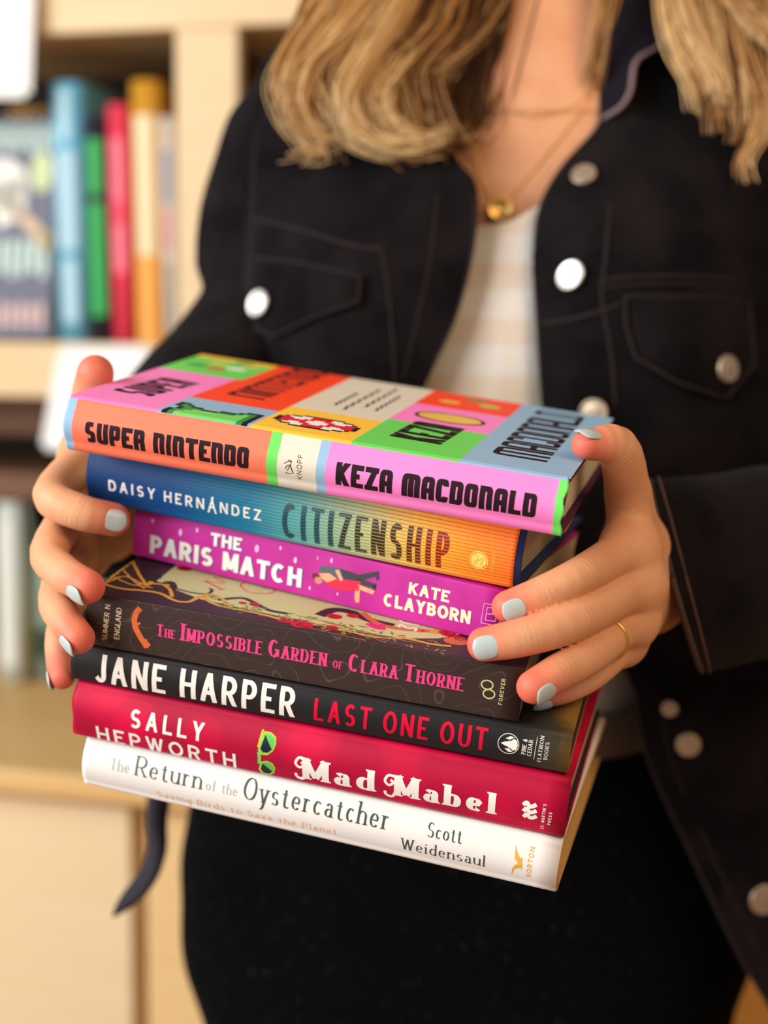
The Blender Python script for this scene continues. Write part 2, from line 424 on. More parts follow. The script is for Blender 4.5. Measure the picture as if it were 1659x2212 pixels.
def paper_mat(name, rgb):
    m = mat(name, rgb, .75, .2); nt, lk, b = nodes(m)
    tc = nt.new('ShaderNodeTexCoord'); mp = nt.new('ShaderNodeMapping'); mp.inputs['Scale'].default_value = (1, 1, 900)
    n = nt.new('ShaderNodeTexNoise'); n.inputs['Scale'].default_value = 3; n.inputs['Detail'].default_value = 2
    lk.new(tc.outputs['Object'], mp.inputs[0]); lk.new(mp.outputs[0], n.inputs['Vector'])
    r = ramp(nt, [(.3, tuple(int(c*.8) for c in rgb)), (.7, rgb)]); lk.new(n.outputs['Fac'], r.inputs[0]); lk.new(r.outputs[0], b.inputs['Base Color'])
    return m
PAGES = paper_mat('page_edges', (236, 222, 190))
COAT = dict(rough=.42, spec=.42)
def ink_mat(name, rgb): return mat('ink_'+name, rgb, .6, .12)
INK = ink_mat('black_plum', (42, 24, 34)); WHITE = ink_mat('white', (246, 244, 238)); CREAM = ink_mat('cream', (250, 240, 200))

# ---- 1: bright patchwork hardcover on top
def book_patchwork():
    B = Book(-.0191, .2403, .0035, .0124, -.0271, -.0031, .0271, .1632, .0034, .0052, .0001,
             'hardcover book with orange and pink spine and patchwork cover, topmost of the held stack')
    cols = {'orange': (255, 128, 98), 'blue': (150, 190, 224), 'green': (112, 222, 100), 'beige': (226, 220, 204), 'pink': (255, 140, 214),
            'yellow': (255, 206, 72), 'red': (255, 76, 40)}
    keys = list(cols); ms = [mat('jacket_'+k, cols[k], .5, .22) for k in keys]; ix = {k: i for i, k in enumerate(keys)}
    ub = [B.shp(x, y)[0] for x, y in ((158, 912), (578, 985), (601, 990), (685, 1005), (705, 1010), (1200, 1090))]
    t1, t2, t3, t4 = .0448, .0915, .1400, .1905
    us = sorted(set([0, .001, B.L, B.L-.001, t1, t2, t3, t4] + ub + frange(.002, B.L-.002, 40) + frange(B.L-.008, B.L-.0015, 5)))
    sp = ['blue', 'orange', 'green', 'beige', 'blue', 'pink', 'green']
    t1, t2, t3, t4 = .0448, .0915, .1400, .1905
    def fm(u, p, q):
        v = (p[0]+q[0])/2; h = (p[1]+q[1])/2
        if h > B.t-.0017 or v > .0045:
            if h < B.t/2: return ix['red']
            return ix[('pink', 'blue', 'yellow', 'green', 'blue')[sum(u > x for x in (t1, t2, t3, t4))]]
        return ix[sp[sum(u > x for x in ub)]]
    def wob(u, j):
        k = max(0, (u-(B.L-.008))/.008); n = k*k*.0011
        return (-n*.5*(1+math.sin(j*34)), -n*abs(math.sin(j*60)), 0)
    cover = B.sheet('dust_jacket', ms, us, .00035, 0, fm, wob)
    mb = MB(); R4 = lambda a, b, c, d: [(a, c), (b, c), (b, d), (a, d)]
    e0 = .0030
    for k, q in (('pink', R4(0, t1, e0, .104)), ('green', R4(0, t1+.003, .104, .154)), ('yellow', R4(0, t1+.003, .154, .1632)), ('blue', R4(t1, t2, e0, .0415)), ('red', R4(t1, t2, .0415, .1632)),
                 ('yellow', R4(t2, t3, e0, .057)), ('beige', R4(t2, t3, .057, .1632)), ('green', R4(t3, t4, e0, .066)), ('pink', R4(t3, t4, .066, .118)),
                 ('red', R4(t3, t4, .118, .1632)), ('blue', R4(t4, B.L, e0, .1632))):
        B.put(mb, [q], ix[k], 'top', .00005)
    px = lambda cu, cv, s, rows, pal, su=1: [([(cu+(i-len(r)/2)*s*su, cv+(j-len(rows)/2)*s) for i, j in ((i0, j0), (i0+1, j0), (i0+1, j0+1), (i0, j0+1))], pal[ch])
                                             for j0, r in enumerate(rows) for i0, ch in enumerate(r) for j in () or (0,) if ch != '.'] if False else \
        [([(cu+(i0+a-len(r)/2)*s*su, cv+(j0+b-len(rows)/2)*s) for a, b in ((0, 0), (1, 0), (1, 1), (0, 1))], pal[ch]) for j0, r in enumerate(rows) for i0, ch in enumerate(r) if ch != '.']
    pal = {'k': len(ms), 'g': len(ms)+1, 'd': len(ms)+2, 'r': len(ms)+3, 'w': len(ms)+4, 'o': len(ms)+5}
    arts = [INK, mat('art_leaf', (122, 222, 110), .45), mat('art_dark_green', (34, 150, 74), .45), mat('art_red', (226, 24, 62), .45), WHITE, mat('art_gold', (240, 200, 96), .45)]
    hill = ['...............', 'kk..........kkk', 'kdk........kddk', 'kddkk...kkkdgdk', '.kdddkkkdddggdk', '.kddgggggggggdk', 'kddggggggggggdk', 'kdgggggggggggdk', 'kdgggggggggggdk']
    gem = ['....kkkkkkkk....', '..kkwwrrrrwwkk..', '.kwwwwrrrrwwwwk.', 'krrwwrrwwrrwwrrk', 'krrrrrwwwwrrrrrk', 'krrrrrwwwwrrrrrk', 'krrwwrrwwrrwwrrk', '.kwwwwrrrrwwwwk.', '..kkwwrrrrwwkk..', '....kkkkkkkk....']
    for cu, cv, s, rows, su in ((.0682, .0160, .0031, hill[::-1], .92), (.1150, .0285, .0027, gem, .95)):
        for q, m in px(cu, cv, s, rows, pal, su): B.put(mb, [q], m, 'top', .0001)
    B.put(mb, [disc(.1655, .091, .0185, .0125)], pal['k'], 'top', .00008); B.put(mb, [disc(.1655, .091, .0165, .0105)], pal['o'], 'top', .00011)
    for cu, cv, m in ((.155, .136, 'o'), (.176, .140, 'g'), (.166, .152, 'd'), (.012, .128, 'd'), (.024, .125, 'r'), (.033, .133, 'w'), (.02, .142, 'o'), (.036, .147, 'o'), (.03, .155, 'd')):
        B.put(mb, [disc(cu, cv, .006, .004)], pal[m], 'top', .0001)
    blk = style(.24, .22, block=True, gap=.12)
    B.text(mb, 'SUPER', (321, 858), (432, 829), (226, 846), style(.2, .17, block=True, gap=.12), pal['k'], 'top')
    B.text(mb, 'NINTENDO', (569.4, 865), (716, 806), (491.7, 850), style(.18, .14, block=True, gap=.08), pal['k'], 'top')
    B.text(mb, 'KEZA', (951, 961), (1005, 927), (841, 941), style(.2, .16, block=True, gap=.08), pal['k'], 'top')
    B.text(mb, 'MACDONALD', (1181, 999), (1264, 902), (1064, 976), style(.145, .12, block=True, gap=.05), pal['k'], 'top')
    for cu, a, b in ((.108, .078, .120), (.115, .070, .140), (.122, .085, .150), (.129, .080, .130)):
        B.put(mb, path([(cu+.0008*math.sin(i*1.9), a+(b-a)*i/20) for i in range(21)], .0014), pal['k'], 'top', .0001)
    mb.build('cover_artwork', ms+arts, cover)
    mb = MB()
    B.text(mb, 'SUPER NINTENDO', (184.5, 954), (537, 1013.4), (186.6, 909), blk)
    B.text(mb, 'KEZA MACDONALD', (724.5, 1046.5), (1156, 1119), (729, 997), blk)
    thin = style(.09, .09, gap=.3)
    B.text(mb, 'KNOPF', (651.6, 1036.6), (655.8, 982.6), (641, 1035), thin)
    B.put(mb, path(B.pix([(617,1019),(622,1023),(634,1022),(628,1003),(622,1004),(618,1011)]), .00035) + path(B.pix([(634,1022),(629,1003),(632,995),(624,992)]), .00035) +
          path(B.pix([(628,1003),(622,1016)]), .0003) + path(B.pix([(632,995),(622,996),(616,1000)]), .0003))
    mb.build('spine_lettering', [INK], cover)
    plum = mat('plum_board', (74, 22, 62), .6)
    B.sheet('board', plum, [.0006, B.L*.5, B.L-.0004], .0021, .0006+.0021)
    B.pages(PAGES, .0035)
    mb = MB(); mb.tube([(B.L-.003, .0045, .003), (B.L-.0028, .0035, B.t/2), (B.L-.003, .0045, B.t-.003)], .0011, 6); mb.build('headband', mat('headband_cream', (220, 205, 175), .7), B.root)
    return B

# ---- 2: blue to orange hardcover
def book_gradient():
    B = Book(-.0208, .2216, .0336, -.0507, -.0590, -.0051, .0315, .145, .0036, .003, .0008,
             'hardcover book with striped navy to orange spine, second from top of held stack')
    m = mat('gradient_jacket', (30, 80, 140), .5, .22); nt, lk, b = nodes(m)
    tc = nt.new('ShaderNodeTexCoord'); sx = nt.new('ShaderNodeSeparateXYZ'); lk.new(tc.outputs['Object'], sx.inputs[0])
    mr = nt.new('ShaderNodeMapRange'); mr.inputs[2].default_value = B.L; lk.new(sx.outputs[0], mr.inputs[0])
    r1 = ramp(nt, [(0, (16, 52, 104)), (.2, (14, 76, 142)), (.40, (30, 132, 168)), (.52, (104, 182, 176)), (.66, (190, 206, 150)), (.78, (250, 200, 84)), (.9, (255, 160, 48)), (1, (252, 128, 48))])
    r2 = ramp(nt, [(0, (14, 46, 96)), (.25, (12, 66, 124)), (.42, (18, 100, 136)), (.54, (66, 136, 134)), (.68, (140, 144, 94)), (.8, (196, 134, 44)), (.9, (226, 112, 28)), (1, (220, 96, 28))])
    lk.new(mr.outputs[0], r1.inputs[0]); lk.new(mr.outputs[0], r2.inputs[0])
    mm = nt.new('ShaderNodeMath'); mm.operation = 'MULTIPLY'; mm.inputs[1].default_value = 1/.00165; lk.new(sx.outputs[2], mm.inputs[0])
    fr = nt.new('ShaderNodeMath'); fr.operation = 'FRACT'; lk.new(mm.outputs[0], fr.inputs[0])
    lt = nt.new('ShaderNodeMath'); lt.operation = 'LESS_THAN'; lt.inputs[1].default_value = .22; lk.new(fr.outputs[0], lt.inputs[0])
    mx = nt.new('ShaderNodeMix'); mx.data_type = 'RGBA'; lk.new(lt.outputs[0], mx.inputs[0]); lk.new(r1.outputs[0], mx.inputs[6]); lk.new(r2.outputs[0], mx.inputs[7])
    lk.new(mx.outputs[2], b.inputs['Base Color'])
    t = mat('title_gradient', (12, 60, 80), .45); nt, lk, b = nodes(t)
    tc = nt.new('ShaderNodeTexCoord'); sx = nt.new('ShaderNodeSeparateXYZ'); lk.new(tc.outputs['Object'], sx.inputs[0])
    mr = nt.new('ShaderNodeMapRange'); mr.inputs[2].default_value = B.L; lk.new(sx.outputs[0], mr.inputs[0])
    r3 = ramp(nt, [(.40, (10, 62, 92)), (.58, (14, 64, 74)), (.62, (34, 34, 34)), (.76, (52, 34, 22)), (.83, (140, 26, 20))]); lk.new(mr.outputs[0], r3.inputs[0])
    r4 = ramp(nt, [(.40, (16, 84, 118)), (.58, (50, 120, 120)), (.66, (140, 144, 94)), (.8, (196, 134, 44)), (.83, (226, 112, 28))]); lk.new(mr.outputs[0], r4.inputs[0])
    mm = nt.new('ShaderNodeMath'); mm.operation = 'MULTIPLY'; mm.inputs[1].default_value = 1/.00165; lk.new(sx.outputs[2], mm.inputs[0])
    fr = nt.new('ShaderNodeMath'); fr.operation = 'FRACT'; lk.new(mm.outputs[0], fr.inputs[0])
    lt = nt.new('ShaderNodeMath'); lt.operation = 'LESS_THAN'; lt.inputs[1].default_value = .3; lk.new(fr.outputs[0], lt.inputs[0])
    mx = nt.new('ShaderNodeMix'); mx.data_type = 'RGBA'; lk.new(lt.outputs[0], mx.inputs[0]); lk.new(r3.outputs[0], mx.inputs[6]); lk.new(r4.outputs[0], mx.inputs[7])
    lk.new(mx.outputs[2], b.inputs['Base Color'])
    navy = mat('navy_board', (38, 66, 118), .6)
    JL = B.L - .0003
    cover = B.sheet('dust_jacket', m, [0, .002]+frange(.01, JL-.002, 24)+[JL], .0003)
    yel = mat('imprint_yellow', (250, 226, 110), .45); pale = mat('imprint_faint', (240, 182, 92), .45)
    mb = MB()
    B.text(mb, 'DAISY HERNÁNDEZ', (236, 1058.6), (565, 1125), (239, 1035), style(.17, .17, gap=.42))
    B.text(mb, 'CITIZENSHIP', (608, 1162), (966, 1233), (614, 1083), style(.14, .1, gap=.36), 1)
    c = B.shp(1035.4, 1209.5); rr = .0043
    ring = [(c[0]+rr*math.cos(i*.1308), c[1]+rr*math.sin(i*.1308)) for i in range(49)]
    B.put(mb, path(ring, .0004), 2); B.put(mb, [disc(c[0], c[1], rr*.86)], 2, eps=.0001)
    B.put(mb, path([(c[0]-.0026, c[1]+.0022), (c[0]-.0012, c[1]+.0028), (c[0]-.0004, c[1]+.001), (c[0]-.0016, c[1]-.0022)], .0004) +
          path([(c[0]-.0028, c[1]-.001), (c[0]+.0002, c[1]+.0003), (c[0]+.0018, c[1]+.0018), (c[0]+.0022, c[1]+.0006), (c[0]+.001, c[1]-.0018), (c[0]+.0026, c[1]-.0024)], .0004), 3, eps=.00016)
    B.text(mb, 'HOGARTH', (1067, 1240), (1074.5, 1191), (1059, 1239), style(.13, .13, gap=.35), 3)
    mb.build('spine_lettering', [WHITE, t, yel, pale], cover)
    o = B.sheet('board', navy, [.001, B.L*.5, B.L+.0026], .0021, .0006+.0021)
    B.pages(PAGES, -.0000 + .002)
    return B

# ---- 3: magenta paperback
def book_magenta():
    B = Book(.0009, .1980, .0430, -.1179, -.0856, -.0032, .0255, .128, .0003, .0008, 0,
             'magenta paperback book with cream lettering, third from the top of the held stack', name='paperback_book')
    m = mat('magenta_cover', (200, 44, 158), .5, .35, vary=(60, (188, 32, 148)))
    cover = B.sheet('cover', m, [0]+frange(.01, B.L-.01, 12)+[B.L], .0004)
    navy = mat('ink_shadow_blue', (44, 60, 130), .5)
    mb = MB(); hv = style(.27, .21, gap=.14)
    B.text(mb, 'THE', (456, 1177.5), (523, 1191.5), (453, 1149), hv, 1, shift=(.0004, -.0003), eps=.00006)
    B.text(mb, 'THE', (455, 1177.5), (522, 1191), (452, 1149), hv, 0)
    B.text(mb, 'PARIS MATCH', (323.7, 1194), (650, 1270), (326.5, 1155), hv, 1, shift=(.0006, -.0003), eps=.00006)
    B.text(mb, 'PARIS MATCH', (323.7, 1194), (650, 1270), (326.5, 1155), hv, 0)
    kc = style(.25, .22, gap=.14)
    B.text(mb, 'KATE', (882, 1282), (970, 1302), (885, 1257), kc, 2)
    B.text(mb, 'CLAYBORN', (828, 1308), (1015.4, 1348.4), (833, 1281), kc, 2)
    ln = mat('ink_pale_pink', (250, 190, 226), .5)
    B.put(mb, path(B.pix([(1039,1345),(1046,1303),(1085,1311)]), .0003)+path(B.pix([(1039,1345),(1078,1353),(1085,1311)]), .0003), 3)
    B.put(mb, path(B.pix([(1048,1340),(1053,1312),(1064,1313),(1067,1320),(1063,1326),(1052,1326)]), .0003)+path(B.pix([(1063,1326),(1072,1330),(1070,1342),(1048,1339)]), .0003), 3)
    for x, y, s in ((330,1125,6),(390,1150,9),(426,1145,6),(555,1185,10),(606,1184,5),(638,1210,8),(686,1205,5),(716,1211,6),(669,1270,5),(729,1283,4),(686,1205,5)):
        c = B.shp(x, y); B.put(mb, [[(c[0]+q[0], c[1]+q[1]) for q in disc(0, 0, s*.00011, s*.0002, 12)]], 3)
    art = [mat('art_grey_jacket', (92, 96, 112), .5), mat('art_charcoal', (58, 58, 68), .5), mat('art_red_dress', (232, 34, 70), .5), mat('art_skin', (244, 172, 132), .5), mat('art_hair', (88, 50, 40), .5), mat('art_blonde', (206, 140, 104), .5)]
    P = lambda pts, i, e=.0001: B.put(mb, [B.pix(pts)], 4+i, eps=e)
    P([(688,1224),(700,1221),(738,1228),(742,1246),(715,1256),(692,1240)], 0)
    P([(736,1228),(776,1241),(810,1235),(816,1244),(775,1256),(742,1250)], 1); P([(770,1246),(812,1262),(812,1272),(770,1260)], 1)
    P([(808,1235),(818,1234),(820,1252),(814,1254)], 1); P([(806,1260),(814,1260),(812,1276),(806,1274)], 1)
    P([(704,1252),(722,1250),(780,1256),(776,1276),(740,1276),(706,1266)], 2, .00014)
    P([(774,1262),(810,1276),(806,1284),(774,1272)], 3, .00014); P([(768,1272),(778,1272),(776,1304),(768,1302),(766,1290)], 3, .00014); P([(767,1300),(777,1302),(780,1309),(766,1300)], 2, .00016)
    P([(690,1238),(712,1238),(728,1250),(708,1258),(696,1250)], 3, .00016); P([(724,1232),(732,1230),(742,1252),(736,1256)], 3, .00018)
    P([(676,1238),(684,1237),(690,1246),(680,1250),(674,1246)], 4, .00018); P([(682,1246),(694,1246),(698,1258),(688,1262),(680,1256)], 5, .0002)
    mb.build('spine_lettering', [WHITE, navy, CREAM, ln]+art, cover)
    B.pages(PAGES, .0006, .001, .0003, .0006)
    return B

# ---- 4: dark brown paperback with a gilded cover
def book_garden():
    B = Book(.0079, .2078, -.0187, .0670, -.1125, .0017, .0257, .137, .0002, .0007, 0,
             'dark brown paperback book with pink lettering and golden vines in the held stack', name='paperback_book')
    m = mat('brown_cover', (56, 40, 38), .5, .35); nt, lk, b = nodes(m)
    tc = nt.new('ShaderNodeTexCoord'); n = nt.new('ShaderNodeTexNoise'); n.inputs['Scale'].default_value = 38; n.inputs['Detail'].default_value = .5
    lk.new(tc.outputs['Object'], n.inputs['Vector'])
    mm = nt.new('ShaderNodeMath'); mm.operation = 'MULTIPLY'; mm.inputs[1].default_value = 9; lk.new(n.outputs['Fac'], mm.inputs[0])
    fr = nt.new('ShaderNodeMath'); fr.operation = 'FRACT'; lk.new(mm.outputs[0], fr.inputs[0])
    r = ramp(nt, [(0, (55, 39, 37)), (.46, (55, 39, 37)), (.5, (88, 70, 68)), (.54, (55, 39, 37))]); lk.new(fr.outputs[0], r.inputs[0]); lk.new(r.outputs[0], b.inputs['Base Color'])
    cover = B.sheet('cover', m, [0]+frange(.01, B.L-.01, 12)+[B.L], .0004)
    pink = mat('ink_hot_pink', (240, 66, 138), .45); tan = mat('ink_tan', (232, 214, 178), .5); lime = mat('ink_lime', (206, 214, 150), .5); fox = mat('ink_fox', (226, 110, 52), .5)
    mb = MB(); sf = style(.2, .07, serif=.08, gap=.2, ang=-14)
    B.text(mb, [('T', 1), ('HE', .72), (' ', 1), ('I', 1.42), ('MPOSSIBLE', 1.08), (' ', 1), ('G', 1.4), ('ARDEN', 1.08), (' ', 1), ('OF', .62), (' ', 1), ('C', 1.4), ('LARA', 1.08), (' ', 1), ('T', 1.4), ('HORNE', 1.08)],
           (338, 1373), (1001, 1493), (342, 1348), sf, 0)
    cn = style(.2, .12, gap=.16)
    B.text(mb, 'SUMMER N.', (231, 1384), (239, 1303), (220, 1382), style(.17, .11, gap=.12), 1)
    B.text(mb, 'ENGLAND', (257.5, 1381.7), (263.4, 1314), (246, 1380), style(.17, .11, gap=.12), 1)
    B.put(mb, path(B.pix([(303,1314),(294,1324),(290,1338),(292,1354),(299,1368),(307,1382),(322,1397)]), .0028), 2)
    for a, q in (((294,1326),(306,1318)), ((292,1352),(303,1345)), ((304,1378),(318,1384)), ((308,1384),(322,1392)), ((306,1386),(314,1400))): B.put(mb, path(B.pix([a, q]), .0011), 2)
    c = B.shp(1054.4, 1489); d1 = np.array(B.shp(1058, 1508))-np.array(c)
    for sg in (1, -1):
        cc = np.array(c)+sg*d1*.52; B.put(mb, path([(cc[0]+.0026*math.cos(i*.262), cc[1]+.0021*math.sin(i*.262)) for i in range(25)], .0006), 3)
    B.text(mb, 'FOREVER', (1084.5, 1522.6), (1092.5, 1467), (1076, 1520), style(.16, .16, gap=.34), 3)
    mb.build('spine_lettering', [pink, tan, fox, lime], cover)
    # the painted front cover
    mb = MB(); pts = lambda L: [B.top(*q) for q in L]
    pal = [mat('art_plum_night', (58, 40, 52), .5), mat('art_sage', (198, 206, 150), .5), mat('art_gilt', (216, 164, 56), .45), mat('art_leaf_sage', (132, 136, 84), .5), mat('art_rose', (206, 18, 40), .5), mat('art_title_red', (232, 60, 74), .5),
           mat('art_orange_pot', (206, 108, 66), .5), mat('art_magenta_bloom', (226, 40, 130), .5), WHITE, mat('art_rim_black', (40, 28, 34), .5), mat('art_bronze', (150, 112, 52), .5)]
    mb_put = lambda polys, i, e: B.put(mb, polys, i, 'top', e)
    mb_put([[(0, .0006), (B.L, .0006), (B.L, .137), (0, .137)]], 0, .00004)
    mb_put([[(.022, .03), (.05, .017), (.09, .0125), (.125, .010), (.15, .012), (.165, .02), (.185, .045), (.185, .137), (.02, .137)]], 1, .00006)
    for L, w, i in (([(318,1222),(312,1240),(330,1256),(352,1262),(368,1258),(374,1270),(362,1278)], .004, 9), ([(374,1270),(412,1280),(446,1283),(458,1276),(452,1271)], .0016, 9),
                    ([(470,1296),(520,1292),(545,1300),(580,1318),(622,1326)], .0028, 9), ([(330,1222),(322,1232),(330,1250)], .009, 9), ([(690,1330),(720,1318),(756,1322),(800,1340),(850,1352)], .006, 9)):
        mb_put(path(catmull(pts(L), 30), w), i, .00009)
    rr = random.Random(4)
    for L, w in (([(226,1262),(262,1272),(310,1276),(350,1284),(378,1298),(410,1300),(432,1288),(452,1300),(480,1310),(560,1326),(640,1346),(700,1352),(760,1366),(820,1378),(880,1380),(930,1392),(975,1396)], .0022),
                 ([(226,1262),(250,1240),(286,1212)], .0014), ([(286,1212),(300,1240),(318,1268)], .0016), ([(232,1258),(270,1246),(320,1268)], .0012), ([(246,1246),(280,1262),(330,1270)], .001), ([(262,1228),(290,1256),(312,1272)], .001),
                 ([(300,1262),(345,1262),(365,1272),(372,1290)], .0018), ([(420,1296),(450,1284),(476,1292),(500,1312)], .0018), ([(560,1330),(650,1340),(720,1360),(800,1372)], .0009), ([(600,1336),(690,1362),(790,1384)], .0009), ([(640,1330),(740,1352),(830,1388)], .0008), ([(700,1344),(790,1366),(900,1390)], .0008)):
        q = catmull(pts(L), 46); q = [(a+rr.uniform(-.0004, .0004), c+rr.uniform(-.0003, .0003)) for a, c in q]; mb_put(path(q, w), 2 if w > .0009 else 10, .00012)
    for x, y, s in ((318,1262,.0022),(360,1264,.0018),(326,1258,.0016)): mb_put([disc(*B.top(x, y), s, s*.8, 8)], 2, .00014)
    for i in range(90):
        x = rr.uniform(450, 960); y = 1288+(x-450)*.205+rr.uniform(-4, 22); c = np.array(B.top(x, y)); a = rr.uniform(0, 6.3); l = rr.uniform(.0015, .003); e = np.array([math.cos(a), math.sin(a)]); n = np.array([-e[1], e[0]])
        mb_put([[tuple(c-e*l), tuple(c+n*l*.32), tuple(c+e*l), tuple(c-n*l*.32)]], 3, .00015)
    for x, y, s in ((616,1342,.0026),(652,1350,.0042),(718,1356,.0024),(524,1303,.0016),(550,1306,.0022),(722,1332,.003),(762,1331,.0024),(968,1370,.003),(990,1380,.003),(398,1229,.003)):
        c = B.top(x, y); s *= 1.3; mb_put([disc(c[0], c[1], s, s*.9, 14)], 4, .00017)
        mb_put(path([(c[0]+s*.12*i*math.cos(i), c[1]+s*.11*i*math.sin(i)) for i in range(7)], s*.16), 9, .0002)
    mb_put(path(catmull(pts([(782,1324),(806,1342),(838,1354),(900,1362),(990,1366)]), 24), .0036), 6, .00016)
    mb_put(path(catmull(pts([(800,1346),(816,1354),(832,1356)]), 10), .007), 7, .00018)
    mb_put([disc(*B.top(985, 1386), .006, .005)], 6, .00018)
    for x in (905, 940, 960): mb_put([disc(*B.top(x, 1362+(x-905)*.1), .003, .0024, 10)], 4 if x != 940 else 2, .00019)
    st = style(.09, .05, serif=.1, gap=.2)
    B.text(mb, 'I', (470, 1276), (492, 1272), (420, 1259), st, 5, 'top'); 
    mb_put(path(catmull(pts([(442,1256),(486,1260),(462,1247),(508,1252),(480,1243)]), 20), .0008), 5, .00016)
    mb_put(path(catmull(pts([(560,1262),(530,1258),(520,1266),(540,1280),(580,1282),(594,1274),(566,1270)]), 30), .0008), 5, .00016)
    mb_put(path(catmull(pts([(896,1364),(898,1358),(880,1358),(866,1350),(862,1356)]), 20), .0014), 8, .00021); mb_put(path(catmull(pts([(906,1352),(872,1346),(868,1340),(908,1344)]), 20), .0014), 8, .00021)
    mb.build('cover_artwork', pal, cover)
    B.pages(PAGES, .0006, .001, .0003, .0006)
    return B

# ---- 5: black hardcover
def book_black():
    B = Book(.0016, .2391, -.0183, .0525, -.1322, .0029, .0190, .150, .0016, .002, .0004,
             'thin black hardcover book with large white and red spine lettering in the held stack')
    m = mat('black_jacket', (36, 35, 37), .5, .22); nt, lk, b = nodes(m)
    tc = nt.new('ShaderNodeTexCoord'); n = nt.new('ShaderNodeTexNoise'); n.inputs['Scale'].default_value = 55; n.inputs['Detail'].default_value = 5; lk.new(tc.outputs['Object'], n.inputs['Vector'])
    sx = nt.new('ShaderNodeSeparateXYZ'); lk.new(tc.outputs['Object'], sx.inputs[0])
    mr = nt.new('ShaderNodeMapRange'); mr.inputs[1].default_value = .212; mr.inputs[2].default_value = .242; lk.new(sx.outputs[0], mr.inputs[0])
    mv = nt.new('ShaderNodeMapRange'); mv.inputs[1].default_value = -.004; mv.inputs[2].default_value = .02; lk.new(sx.outputs[1], mv.inputs[0])
    mu = nt.new('ShaderNodeMath'); mu.operation = 'MULTIPLY'; lk.new(mr.outputs[0], mu.inputs[0]); lk.new(n.outputs['Fac'], mu.inputs[1])
    mw = nt.new('ShaderNodeMath'); mw.operation = 'MULTIPLY_ADD'; lk.new(mv.outputs[0], mw.inputs[0]); mw.inputs[1].default_value = .5; lk.new(mu.outputs[0], mw.inputs[2])
    m3 = nt.new('ShaderNodeMath'); m3.operation = 'MULTIPLY'; lk.new(mw.outputs[0], m3.inputs[0]); lk.new(mr.outputs[0], m3.inputs[1])
    r = ramp(nt, [(.02, (34, 33, 35)), (.3, (64, 62, 50)), (.7, (150, 118, 60))]); lk.new(m3.outputs[0], r.inputs[0]); lk.new(r.outputs[0], b.inputs['Base Color'])
    cover = B.sheet('dust_jacket', m, [0, .002]+frange(.01, B.L-.01, 20)+[B.L], .0003)
    red = mat('ink_crimson', (220, 12, 58), .5, .15); mb = MB()
    B.text(mb, 'JANE HARPER', (203, 1473), (636, 1551), (207, 1412), style(.165, .145, gap=.26))
    B.text(mb, 'LAST ONE OUT', (677, 1555), (1050, 1622), (682, 1508), style(.155, .135, gap=.3), 1)
    c = np.array(B.shp(1098.7, 1606)); R0 = .0047
    B.put(mb, path([(c[0]+R0*math.cos(i*.1308), c[1]+R0*math.sin(i*.1308)) for i in range(49)], .0003))
    B.put(mb, [[tuple(c+np.array(q)*R0) for q in ((-.75, 0), (-.2, .26), (-.25, .14), (.1, .4), (.05, .22), (.5, .6), (.8, .45), (.9, 0))], [tuple(c+np.array(q)*R0) for q in ((-.75, 0), (.9, 0), (.8, -.45), (.5, -.6), (.05, -.22), (.1, -.4), (-.25, -.14), (-.2, -.26))]])
    for s in (1, -1): B.put(mb, [[tuple(c+np.array((a, d*s))*R0) for a, d in ((-.35, .5), (.1, .45), (.5, .72), (.1, .8))]])
    sm = style(.15, .1, serif=.06, gap=.24)
    B.text(mb, 'PINE &', (1135, 1629), (1140, 1597), (1126, 1627), sm); B.text(mb, 'CEDAR', (1147.5, 1633), (1152, 1599), (1138.5, 1631), sm)
    B.put(mb, path(B.pix([(1153, 1640), (1161, 1593)]), .0002))
    B.text(mb, 'FLATIRON', (1168, 1646), (1176, 1592), (1160, 1644), sm); B.text(mb, 'BOOKS', (1182, 1641), (1187.5, 1604), (1174, 1639), sm)
    mb.build('spine_lettering', [WHITE, red], cover)
    B.sheet('board', mat('charcoal_board', (44, 40, 40), .6), [.0006, B.L*.5, B.L-.0006], .0018, .0006+.0018); B.pages(PAGES)
    return B

